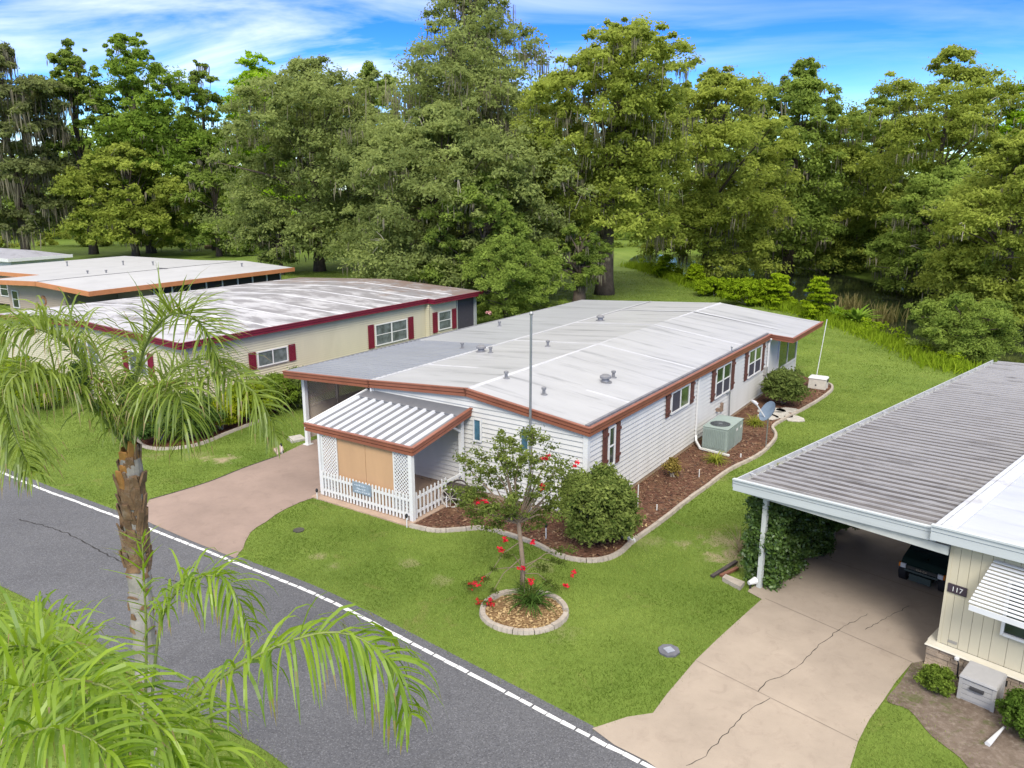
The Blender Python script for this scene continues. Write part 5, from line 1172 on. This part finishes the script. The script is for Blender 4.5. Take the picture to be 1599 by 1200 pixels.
# ivy hedge filling the side of the right carport
r = np.random.default_rng(70); e = at_frame('ivy_hedge', 'tall glossy green hedge growing through the side of the right carport', 'hedge', FR)
C = np.stack([r.uniform(-4.78, -3.98, 520), r.uniform(.50, 5.6, 520), r.uniform(.05, 2.35, 520)], 1); k = r.random(520)
C[:, 0] = np.where(k < .4, -4.72 + r.normal(0, .08, 520), np.where(k < .65, -4.02 + r.normal(0, .06, 520), C[:, 0])); C[:, 1] = np.where((k > .65) & (k < .85), .52 + r.normal(0, .08, 520), C[:, 1])
V, ti = leaves(r, C, r.uniform(.16, .3, 520), 150, .048, .95, .6, .2, .6, .3); np_mesh('foliage', V, 4, leaf_mat('ivy leaf', (.022, .055, .012), (.115, .195, .035), .3, .03), e, ti)
mb = MB()
for i in range(14): x, y = r.uniform(-4.6, -4.1), r.uniform(.6, 5.4); mb.tube([(x, y, 0), (x + r.normal(0, .1), y, 1.1), (x + r.normal(0, .1), y + r.normal(0, .2), 2.1)], [.03, .02, .008], 5, False)
mb.build('stem', bark2, e)
# strap leaved clumps
def strap_plant(label, c, n, L, w, m, seed, name='lily_clump', cat='plant', arch=1., group=None, z=0.):
    r = np.random.default_rng(seed); e = empty(name, label, cat, (c[0], c[1], z), 0, group); Q = []; ti = []; sp_ = .05 if arch > .2 else .55
    for i in range(n):
        az = r.uniform(0, 6.28); l = L * r.uniform(.6, 1.1); el_ = r.uniform(.55, 1.35) if arch > .2 else r.uniform(1.1, 1.5); dr = np.array([math.cos(az), math.sin(az), 0]); sd_ = np.array([-dr[1], dr[0], 0]); p = np.array([r.normal(0, sp_), r.normal(0, sp_), 0.]); a = el_; tt = r.random(); K = 5
        for k in range(K):
            q_ = p + (dr * math.cos(a) + np.array([0, 0, math.sin(a)])) * l / K; w0 = w * (1 - (k / K) ** 2 * .9); w1 = w * (1 - ((k + 1) / K) ** 2 * .97)
            Q.append([p - sd_ * w0, p + sd_ * w0, q_ + sd_ * w1, q_ - sd_ * w1]); ti.append(tt); p = q_; a -= arch * r.uniform(.25, .5)
    np_mesh('leaves', np.array(Q).reshape(-1, 3), 4, m, e, ti); return e
lily_m = leaf_mat('lily leaf', (.10, .14, .015), (.36, .38, .06), .35)
strap_plant('spiky yellow green lily clump in front of the air conditioner', FM.w(1.5, 7.75), 110, .75, .018, lily_m, 80); strap_plant('spiky yellow green lily clump between the air conditioner and the dish', FM.w(1.3, 13.5), 110, .8, .018, lily_m, 81)
strap_plant('low leafy green plant at the foot of the garden cart', G(728, 783), 70, .42, .03, leaf_mat('low leaf', (.06, .11, .015), (.22, .28, .05)), 82)
strap_plant('small reddish plant in the porch corner of the mulch bed', G(747, 782), 50, .36, .022, leaf_mat('red leaf', (.25, .05, .03), (.5, .12, .07)), 83)
strap_plant('dry pale stalks standing on worn soil beside the hedge', G(1156, 862), 60, .9, .010, leaf_mat('dry stalk', (.22, .17, .10), (.45, .38, .26)), 84, 'dry_plant', arch=.4)
strap_plant('small green weed growing in the carport gutter', FR.w(-4.86, 2.05), 24, .22, .012, lily_m, 85, 'weed', z=2.83)
# ---------------------------------------------------------------- flowering tree in the ringed bed
r = np.random.default_rng(90); b0 = Vector((*G(816, 930), 0)); e = empty('flowering_tree', 'slender crape myrtle with red blooms in the ringed bed on the lawn', 'tree', b0)
def L_(px, py, dy=0.): p = D(px, py, b0.y + dy); return p - b0
fork = L_(810, 815); mb = MB(); mb.tube([(0, 0, -.05), L_(817, 880), fork], [.075, .06, .055], 8)
cl_low = []; tips = [L_(745, 705, .2), L_(775, 700, -.4), L_(800, 690, .5), L_(832, 676, 0), L_(862, 700, .5), L_(880, 725, -.3), L_(740, 770, .6), L_(760, 790, -.6), L_(850, 760, -.7), L_(805, 740, .8), L_(890, 745, .3), L_(722, 720, 0), L_(868, 790, .6), L_(790, 800, -.5), L_(835, 720, -.8), L_(765, 740, .9), L_(715, 765, -.1), L_(738, 805, .3), L_(765, 825, -.4), L_(850, 815, .4), L_(880, 805, -.3), L_(722, 790, -.5), L_(800, 775, -.9), L_(830, 780, .9), L_(895, 770, .1), L_(786, 690, .1), L_(815, 705, -.5)]
cl_c = []
for t_ in tips:
    k = fork.lerp(t_, .5) + Vector((r.normal(0, .08), r.normal(0, .08), .12)); mb.tube([fork * .98, k, t_], [.032, .02, .006], 5, False); cl_c += [k.lerp(t_, .35), k.lerp(t_, .7), t_]
for px, py, dy in ((760, 905, -.3), (735, 915, .2), (875, 880, .2), (890, 860, -.2), (790, 870, -.4), (850, 890, .4), (820, 930, -.5), (840, 940, -.4), (760, 965, -.6), (865, 935, .2)):   # low hanging shoots
    t_ = L_(px, py, dy); t_.z = max(t_.z, .12); s0 = Vector((0, 0, .25)).lerp(fork, r.uniform(.1, .8)); k = s0.lerp(t_, .5) + Vector((0, 0, .2)); mb.tube([s0, k, t_], [.014, .010, .004], 4, False); cl_low = cl_low + [t_, k.lerp(t_, .6)]
mb.build('trunk', pm('smooth pale bark', (.27, .20, .14), .8, .2, 6), e, smooth=True)
C = np.array([tuple(c) for c in cl_c]); C = np.concatenate([C, C + r.normal(0, .16, C.shape), C + r.normal(0, .2, C.shape)]); C[:, 2] = np.maximum(C[:, 2], .1)
V, ti = leaves(r, C, r.uniform(.12, .36, len(C)), 52, .042, .8, .5, .4, .6, .05)
C2 = np.array([tuple(c) for c in cl_low]); V2, ti2 = leaves(r, C2, r.uniform(.14, .32, len(C2)), 110, .04, .6, .35, .4, .6, .1); V = np.concatenate([V, V2]); ti = np.concatenate([ti, ti2 * .3]); np_mesh('crown', V, 4, leaf_mat('crape leaf', (.060, .090, .018), (.20, .24, .055)), e, ti)
for px, py, dy in ((745, 912, .1), (755, 905, 0), (735, 918, .2), (762, 965, -.6), (770, 975, -.6), (750, 955, -.5), (788, 843, -.3), (783, 860, -.3), (814, 890, -.4), (830, 910, -.4), (895, 893, .3), (884, 932, .3), (848, 760, -.7), (850, 712, -.7), (898, 725, .2), (752, 786, -.6), (835, 848, -.2)):
    c = L_(px, py, dy); c.z = max(c.z, .12); m_ = 46; P = np.array([tuple(c)] * 3) + r.normal(0, .045, (3, 3)); V, ti = leaves(r, P, np.full(3, .065), m_ // 3, .030, 1, .8); np_mesh('flower', V, 4, fr, e, ti)
V, ti = leaves(r, np.array([tuple(FN.w(24.3, .0))]) * 0 + np.array([[*D(763, 488, 57).xy, D(763, 490, 57).z]]), np.array([.25]), 60, .08, 1); o = np_mesh('blossom_spray', V, 4, fpk, None, ti)
tag(o, 'pale pink blossom spray at the corner between the yellow and white homes', 'flowers')
strap_plant('spiky dark green plant at the foot of the flowering tree in the ringed bed', G(830, 946), 120, .95, .022, leaf_mat('fern leaf', (.035, .075, .014), (.11, .19, .04)), 92, 'spiky_plant')
# ---------------------------------------------------------------- pond side plants
def young_cypress(label, px, py, top, wpx, seed):
    c = G(px, py); h = D(px, top, c[1]).z; R_ = wpx / 2 * c[1] / FPX; r = np.random.default_rng(seed); e = empty('young_cypress', label, 'tree', (*c, float(ground_z([c])[0])))
    n = 84; t = r.random(n); az = r.uniform(0, 6.28, n); tier = np.clip((np.floor(t * 7) + .5) / 7 + r.normal(0, .05, n), 0, .98); rad = R_ * (1.15 - tier) * r.random(n) ** .5 * (1 + .35 * np.sin(3 * az + seed))
    C = np.stack([rad * np.cos(az), rad * np.sin(az), h * (.12 + .86 * tier) - rad * .15], 1); V, ti = leaves(r, C, np.full(n, .22 * R_ + .1), 70, .14, .35); np_mesh('crown', V, 4, leaf_mat('young cypress leaf', (.15, .24, .008), (.32, .42, .02), .4), e, ti)
    MB().tube([(0, 0, 0), (0, 0, h * .95)], [.07, .015], 6).build('trunk', bark, e)
young_cypress('bright young cypress on the pond bank above the roof edge', 1214, 480, 426, 60, 101); young_cypress('bright young cypress right of its twin, behind the leaning pole', 1276, 496, 432, 58, 102)
young_cypress('small bright cypress on the bank at the narrow end of the pond', 1040, 432, 398, 42, 103); young_cypress('second small bright cypress on the bank, beside a low bush', 1086, 446, 412, 40, 104)
bush('lime bush on the pond bank left of the bright young cypress', G(1165, 476), 2.6, 2.0, 2.2, (.12, .20, .008), (.28, .38, .02), 'bank leaf', 105, 110, 90, .12, rc=.22)
bush('low golden bush on the pond bank farther left', G(1115, 462), 2.0, 1.8, 1.6, (.13, .20, .008), (.30, .38, .02), 'bank leaf', 106, 80, 90, .13, rc=.24)
taro_m = leaf_mat('taro leaf', (.10, .20, .015), (.24, .36, .05), .35)
strap_plant('clump of big upright taro leaves at the pond edge', G(1335, 508), 70, 2.3, .20, taro_m, 107, 'taro_clump', arch=.55); strap_plant('smaller taro clump left of the big one at the pond edge', G(1306, 500), 34, 1.9, .17, taro_m, 108, 'taro_clump', arch=.55)
c = D(1330, 470, 69); strap_plant('brown and green reeds standing in the pond', (c.x, 69), 130, 2.0, .06, leaf_mat('reed', (.11, .105, .03), (.24, .21, .085)), 109, 'reed_clump', arch=.16, z=-.6)
c = D(1375, 480, 66); strap_plant('sparser brown reeds farther right in the pond', (c.x, 65), 90, 1.8, .06, leaf_mat('reed', (.15, .12, .04), (.34, .27, .11)), 110, 'reed_clump', arch=.18, z=-.6)
def bank_grass():
    r = np.random.default_rng(111); L = np.array(resample(smooth_line([G(985, 416), G(1040, 431), G(1100, 452), G(1200, 478), G(1290, 499), G(1420, 547), G(1500, 580), (33.5, 41.5)], 6), .10)); k = 26
    P = np.repeat(L, k, 0); P = P + r.normal(0, .75, P.shape) + np.array([.3, .5]); n = len(P); z = ground_z(P); hgt = r.uniform(.2, .75, n); az = r.uniform(0, 6.28, n); sd_ = np.stack([np.cos(az), np.sin(az), 0 * az], 1) * .05; A = np.column_stack([P, z]); B = A + np.column_stack([r.normal(0, .2, n), r.normal(0, .2, n), hgt])
    V = np.stack([A - sd_, A + sd_, B + sd_ * .2, B - sd_ * .2], 1).reshape(-1, 3); tag(np_mesh('bank_grass', V, 4, leaf_mat('bank grass blade', (.13, .21, .010), (.28, .38, .03), .4), None, r.random(n)), kind='stuff')
bank_grass()
undergrowth('bank_shrubs', [G(1000, 418), G(1050, 433), G(1110, 452), G(1200, 476), G(1290, 497), G(1400, 538), G(1480, 572)], 34, leaf_mat('bank leaf', (.12, .20, .008), (.28, .38, .02)), 1.1, .45, 60, .09)
lg = D(345, 388, 136); tag(MB().tube([(lg.x - 3, 137, .3), (lg.x, 136.6, .5), (lg.x + 4, 136, .9)], [.35, .3, .12], 8).build('fallen_log', pm('dead wood', (.36, .24, .12), .9, .2, 3)), 'pale fallen log on the far lawn under the trees', 'log')
# ---------------------------------------------------------------- palms
palm_leaf = leaf_mat('queen palm leaflet', (.095, .150, .012), (.26, .335, .045), .42, .03); palm_bright = leaf_mat('young palm leaflet', (.100, .190, .006), (.28, .40, .022), .45, .03)
stem_g = pm('palm stem', (.22, .27, .07), .5, .2, 6)
def frond(parent, pts, L, n, w, m, seed, droop=1., lift=.35, start=.12, stem_r=.028):
    r = np.random.default_rng(seed); P = [D(*p) - parent.location for p in pts]; S_ = []
    K = 14
    for i in range(len(P) - 1):
        a, b, c, d = (P[min(max(i + k, 0), len(P) - 1)] for k in (-1, 0, 1, 2))
        for j in range(K): t = j / K; S_.append(.5 * ((2 * b) + (c - a) * t + (2 * a - 5 * b + 4 * c - d) * t * t + (3 * b - a - 3 * c + d) * t ** 3))
    S_.append(P[-1]); N = len(S_); Q = []; ti = []
    for i in range(n):
        for sgn in (-1, 1):
            f = start + (1 - start) * (i + r.random() * .8) / n; x = f * (N - 1); k0 = min(int(x), N - 2); p = S_[k0].lerp(S_[k0 + 1], x - k0); d = (S_[min(k0 + 2, N - 1)] - S_[max(k0 - 1, 0)]).normalized()
            side = d.cross(Vector((0, 0, 1)))
            if side.length < .15: side = Vector((1, .3, 0))
            side.normalize(); upv = side.cross(d)
            el_ = r.normal(lift, .45); dr = (side * sgn * math.cos(el_) + upv * math.sin(el_)) * .85 + d * r.uniform(.35, .75); dr.normalize()
            ff = (f - start) / (1 - start); l = L * (.45 + .75 * math.sin(math.pi * min(1, .12 + ff * .78))) * r.uniform(.8, 1.1) * (1 if ff < .85 else .75); K2 = 5; tt = float(np.clip(r.normal(.5, .25), 0, 1)); q0 = p
            wd = dr.cross(Vector((0, 0, 1)));
            if wd.length < .1: wd = Vector((1, 0, 0))
            wd.normalize(); wd = (wd + Vector((r.normal(0, .4), r.normal(0, .4), r.normal(0, .4)))).normalized(); g = droop * r.uniform(.75, 1.3); brown = r.random() < .4
            for k in range(K2):
                dr = (dr + Vector((0, 0, -1)) * g * (.10 + .16 * k)).normalized(); q1 = q0 + dr * l / K2
                prof = (.55, .95, 1., .8, .5, .06); w0, w1 = w * prof[k], w * prof[k + 1]
                Q.append([q0 - wd * w0, q0 + wd * w0, q1 + wd * w1, q1 - wd * w1]); ti.append(2. if k == K2 - 1 and brown else tt); q0 = q1
    o = np_mesh('frond', np.array([[tuple(c) for c in q] for q in Q]).reshape(-1, 3), 4, m, parent, ti)
    MB().tube(S_[::3] + [S_[-1]], [stem_r * (1 - .85 * k / (len(S_[::3]))) for k in range(len(S_[::3]) + 1)], 6, False).build('frond_stem', stem_g, o, smooth=True)
    return o
pb = Vector((-5.46, 10.3, 0)); PALM = empty('queen_palm', 'queen palm with a shaggy brown trunk beside the road in the left foreground', 'palm tree', pb)
tp = D(203, 704, 10.3) - pb; mb = MB(); n_ = 34; pts = []; rad = []
for i in range(n_ + 1):
    f = i / n_; z = tp.z * f * .985; pts.append((tp.x * f * f, tp.y * f, z)); base_r = .175 - .035 * f; rad.append(base_r + (.012 if i % 2 else -.006))
mb.tube(pts, rad, 14); mb.build('trunk', pm('ringed palm trunk', (.34, .31, .27), .9, .28, 3.5, bump=.6, bscale=14, stain=(.13, .11, .09), stain_amt=.6), PALM, smooth=False)
boot_m = pm('palm boot fibre', (.21, .125, .065), .95, .45, 5, bump=.7, bscale=16, stain=(.42, .36, .30), stain_amt=.75); boot2 = pm('orange boot', (.42, .20, .05), .8, .3, 6); r = random.Random(12)
mb, mb2 = MB(), MB()
for i in range(96):
    z = tp.z * (.735 + .245 * i / 96); f = z / tp.z; a = i * 2.399 + r.uniform(-.2, .2); rr_ = (.165 if f < .93 else .105) + r.uniform(-.01, .03); ax = Vector((math.cos(a), math.sin(a), 0)); sd_ = Vector((-ax.y, ax.x, 0)); c = Vector((tp.x * f * f, 0, z)) + ax * (rr_ - .05)
    hh = r.uniform(.16, .34); w = r.uniform(.055, .11); out_ = r.uniform(.015, .075); t = .022; tgt = mb2 if (f > .92 and r.random() < .55) else mb
    tgt.hexa([c - sd_ * w, c - sd_ * w * .9 + ax * t * 1.6, c + sd_ * w * .9 + ax * t * 1.6, c + sd_ * w], [c - sd_ * w * .55 + ax * out_ + Vector((0, 0, hh)), c - sd_ * w * .5 + ax * (out_ + t) + Vector((0, 0, hh * .96)), c + sd_ * w * .5 + ax * (out_ + t) + Vector((0, 0, hh * r.uniform(.7, 1))), c + sd_ * w * .55 + ax * out_ + Vector((0, 0, hh))])
for i in range(60):
    f = r.uniform(.30, .76) ** .9; z = tp.z * f; a = r.uniform(0, 6.28); ax = Vector((math.cos(a), math.sin(a), 0)); sd_ = Vector((-ax.y, ax.x, 0)); c = Vector((tp.x * f * f, 0, z)) + ax * .14; w = r.uniform(.04, .10); hh = r.uniform(.03, .16) * f
    mb.hexa([c - sd_ * w, c - sd_ * w * .9 + ax * .03, c + sd_ * w * .9 + ax * .03, c + sd_ * w], [c - sd_ * w * .5 + ax * .02 + Vector((0, 0, hh)), c - sd_ * w * .4 + ax * .035 + Vector((0, 0, hh)), c + sd_ * w * .4 + ax * .035 + Vector((0, 0, hh * .7)), c + sd_ * w * .5 + ax * .02 + Vector((0, 0, hh))])
mb.build('boots', boot_m, PALM); mb2.build('fresh_boots', boot2, PALM)
B0 = (203, 704, 10.3)
FR_ = [([B0, (210, 610, 10.3), (232, 530, 10.2), (272, 490, 10.0), (315, 508, 9.8), (343, 575, 9.7)], .62, 70, .3),
       ([B0, (222, 645, 10.2), (275, 602, 10.0), (345, 588, 9.8), (402, 618, 9.6), (432, 680, 9.5)], .68, 60, 1.0),
       ([B0, (232, 640, 10.0), (258, 602, 9.6), (283, 625, 9.3), (286, 690, 9.2)], .70, 46, 1.1),
       ([B0, (168, 625, 10.2), (112, 545, 10.0), (42, 512, 9.7), (-60, 545, 9.5)], .72, 66, 1.0),
       ([B0, (162, 645, 10.0), (100, 598, 9.6), (30, 598, 9.2), (-40, 672, 9.0)], .72, 60, 1.05),
       ([B0, (182, 610, 10.6), (140, 535, 11.0), (80, 494, 11.4), (5, 505, 11.8)], .70, 58, .8),
       ([B0, (232, 625, 10.7), (280, 572, 11.2), (335, 560, 11.7), (385, 582, 12.0)], .62, 46, .9),
       ([B0, (130, 622, 9.8), (50, 580, 9.2), (8, 612, 8.8), (24, 680, 8.6), (50, 738, 8.5)], .66, 60, 1.0)]
for i, (p, L, n, dr) in enumerate(FR_): frond(PALM, p, L, int(n * 1.9), .0135, palm_leaf, 200 + i, dr, .4 if i else .55)
c2 = D(150, 1240, 5.4); PALM2 = empty('young_palm', 'bright green palm crown filling the bottom left corner', 'palm tree', (c2.x, c2.y, 0))
MB().tube([(0, 0, 0), (0, 0, c2.z * .5), (0, 0, c2.z)], [.16, .13, .10], 12).build('trunk', MATS['ringed palm trunk'], PALM2)
B2 = (165, 1215, 5.4)
for i, (p, L, n, dr, w, lf) in enumerate((([B2, (290, 1100, 5.3), (415, 1018, 5.2), (528, 988, 5.1), (608, 1032, 5.0), (642, 1115, 4.9)], .55, 60, 1.15, .014, .2),
        ([B2, (235, 1140, 5.0), (300, 1140, 4.7), (360, 1215, 4.5)], .5, 40, 1.1, .013, .4), ([B2, (130, 1085, 5.1), (70, 1022, 4.9), (0, 1012, 4.7), (-90, 1070, 4.6)], .55, 60, .9, .014, .5),
        ([B2, (140, 1070, 5.6), (95, 1000, 5.8), (30, 972, 6.0), (-60, 990, 6.1)], .5, 50, .8, .013, .5), ([(-60, 1190, 4.4), (20, 1090, 4.3), (120, 1062, 4.2), (220, 1105, 4.1), (290, 1200, 4.0)], .5, 56, 1.0, .014, .5),
        ([(-80, 1260, 4.0), (10, 1160, 3.9), (110, 1140, 3.8), (200, 1200, 3.7)], .45, 46, .9, .013, .5),         ([(232, 1200, 6.1), (243, 1030, 6.4), (262, 945, 6.5), (308, 902, 6.5), (358, 912, 6.4), (392, 985, 6.3)], .46, 44, 1.0, .013, .3),
        ([(225, 1200, 6.1), (229, 1010, 6.3), (225, 900, 6.4), (222, 838, 6.5)], .40, 16, .1, .010, 1.1))):
    frond(PALM2, p, L, int(n * 1.45), w * .98, palm_bright, 230 + i, dr, lf, .08 if i != 6 else .3, .018)
# ---------------------------------------------------------------- grass blades on the near lawns
def grass():
    r = np.random.default_rng(300); ex = [ROAD, DRIVE_L, DRIVE_R, BED_M, BED_N, RING, SOIL_R, [FM.w(*p)[:2] for p in ((-13.7, .3), (.0, 0), (.0, 25), (-13.7, 25))], [FM.w(*p)[:2] for p in ((-8.85, -3.45), (-4.4, -3.45), (-4.4, 0), (-8.85, 0))],
          [FR.w(*p)[:2] for p in ((-4.5, 0), (8, 0), (8, 21), (-4.5, 21))], [FN.w(*p)[:2] for p in ((-18, 0), (.4, 0), (.4, 23), (-18, 23))]]
    allp = []
    for (x0, x1, y0, y1, dens) in ((-14, 12, 8, 24, 1000), (-30, 22, 24, 40, 480), (-36, 26, 40, 62, 140), (-40, 34, 62, 100, 34)):
        n = int((x1 - x0) * (y1 - y0) * dens); P = np.column_stack([r.uniform(x0, x1, n), r.uniform(y0, y1, n)])
        u = P[:, 0] / P[:, 1]; P = P[np.abs(u) < .80]
        for q_ in ex: jj = .22 if q_ is SOIL_R else (.06 if y0 < 24 else .07); P = P[~inside(P + r.normal(0, jj, P.shape), q_)]
        for (bx, by, br, bk) in BARE: dd_ = np.hypot(P[:, 0] - bx, P[:, 1] - by); P = P[r.random(len(P)) > bk * np.clip(1.25 - dd_ / br, 0, .9)]
        s = {1000: 1., 480: 1.45, 140: 2.3, 34: 3.8}[dens]; allp.append((P, np.full(len(P), s)))
    P = np.concatenate([a for a, _ in allp]); s = np.concatenate([b for _, b in allp]); P, s = P[~inside(P, POND)], s[~inside(P, POND)]
    n = len(P); az = r.uniform(0, 6.28, n); hgt = r.uniform(.018, .055, n) * (.7 + .3 * s); w = .0085 * s; A = np.column_stack([P, ground_z(P)]) if False else np.column_stack([P, np.zeros(n)])
    sd_ = np.stack([np.cos(az), np.sin(az), 0 * az], 1) * w[:, None]; B = A + np.column_stack([r.normal(0, .022, n) * s, r.normal(0, .022, n) * s, hgt])
    V = np.stack([A - sd_, A + sd_, B], 1).reshape(-1, 3)
    patch = .5 + .40 * np.sin(P[:, 0] * .9 + 1.3 * np.sin(P[:, 1] * .7)) * np.sin(P[:, 1] * 1.1 + np.sin(P[:, 0] * .5)); patch = patch + .22 * np.sin(P[:, 0] * 2.7 + 2 * np.sin(P[:, 1] * 1.9 + 1)) * np.sin(P[:, 1] * 2.3 + 1.5 * np.sin(P[:, 0] * 1.7)); ti = np.clip(patch + r.normal(0, .22, n), 0, 1)
    tag(np_mesh('grass', V, 3, leaf_mat('grass blade', (.075, .128, .016), (.295, .365, .085), .40, .0), None, ti), kind='stuff')
    print('grass blades', n)
grass()
print('faces', sum(len(o.data.polygons) for o in bpy.data.objects if o.type == 'MESH'))
GROUPS = {'tree': 'trees of the wood behind the homes', 'mobile_home': 'mobile homes along the road', 'garden_stake': 'white stakes in the planting beds', 'path_light': 'small garden lights',
          'bush': 'shrubs around the homes', 'lily_clump': 'spiky lily clumps in the mulch bed', 'young_cypress': 'young cypresses on the pond bank', 'taro_clump': 'taro clumps at the pond edge',
          'reed_clump': 'reed clumps in the pond', 'garden_edging': 'concrete kerbs around the planting beds', 'plank': 'loose planks by the hedge'}
for o in bpy.data.objects:
    g = GROUPS.get(o.name.split('.')[0])
    if g and o.parent is None and 'group' not in o: o['group'] = g
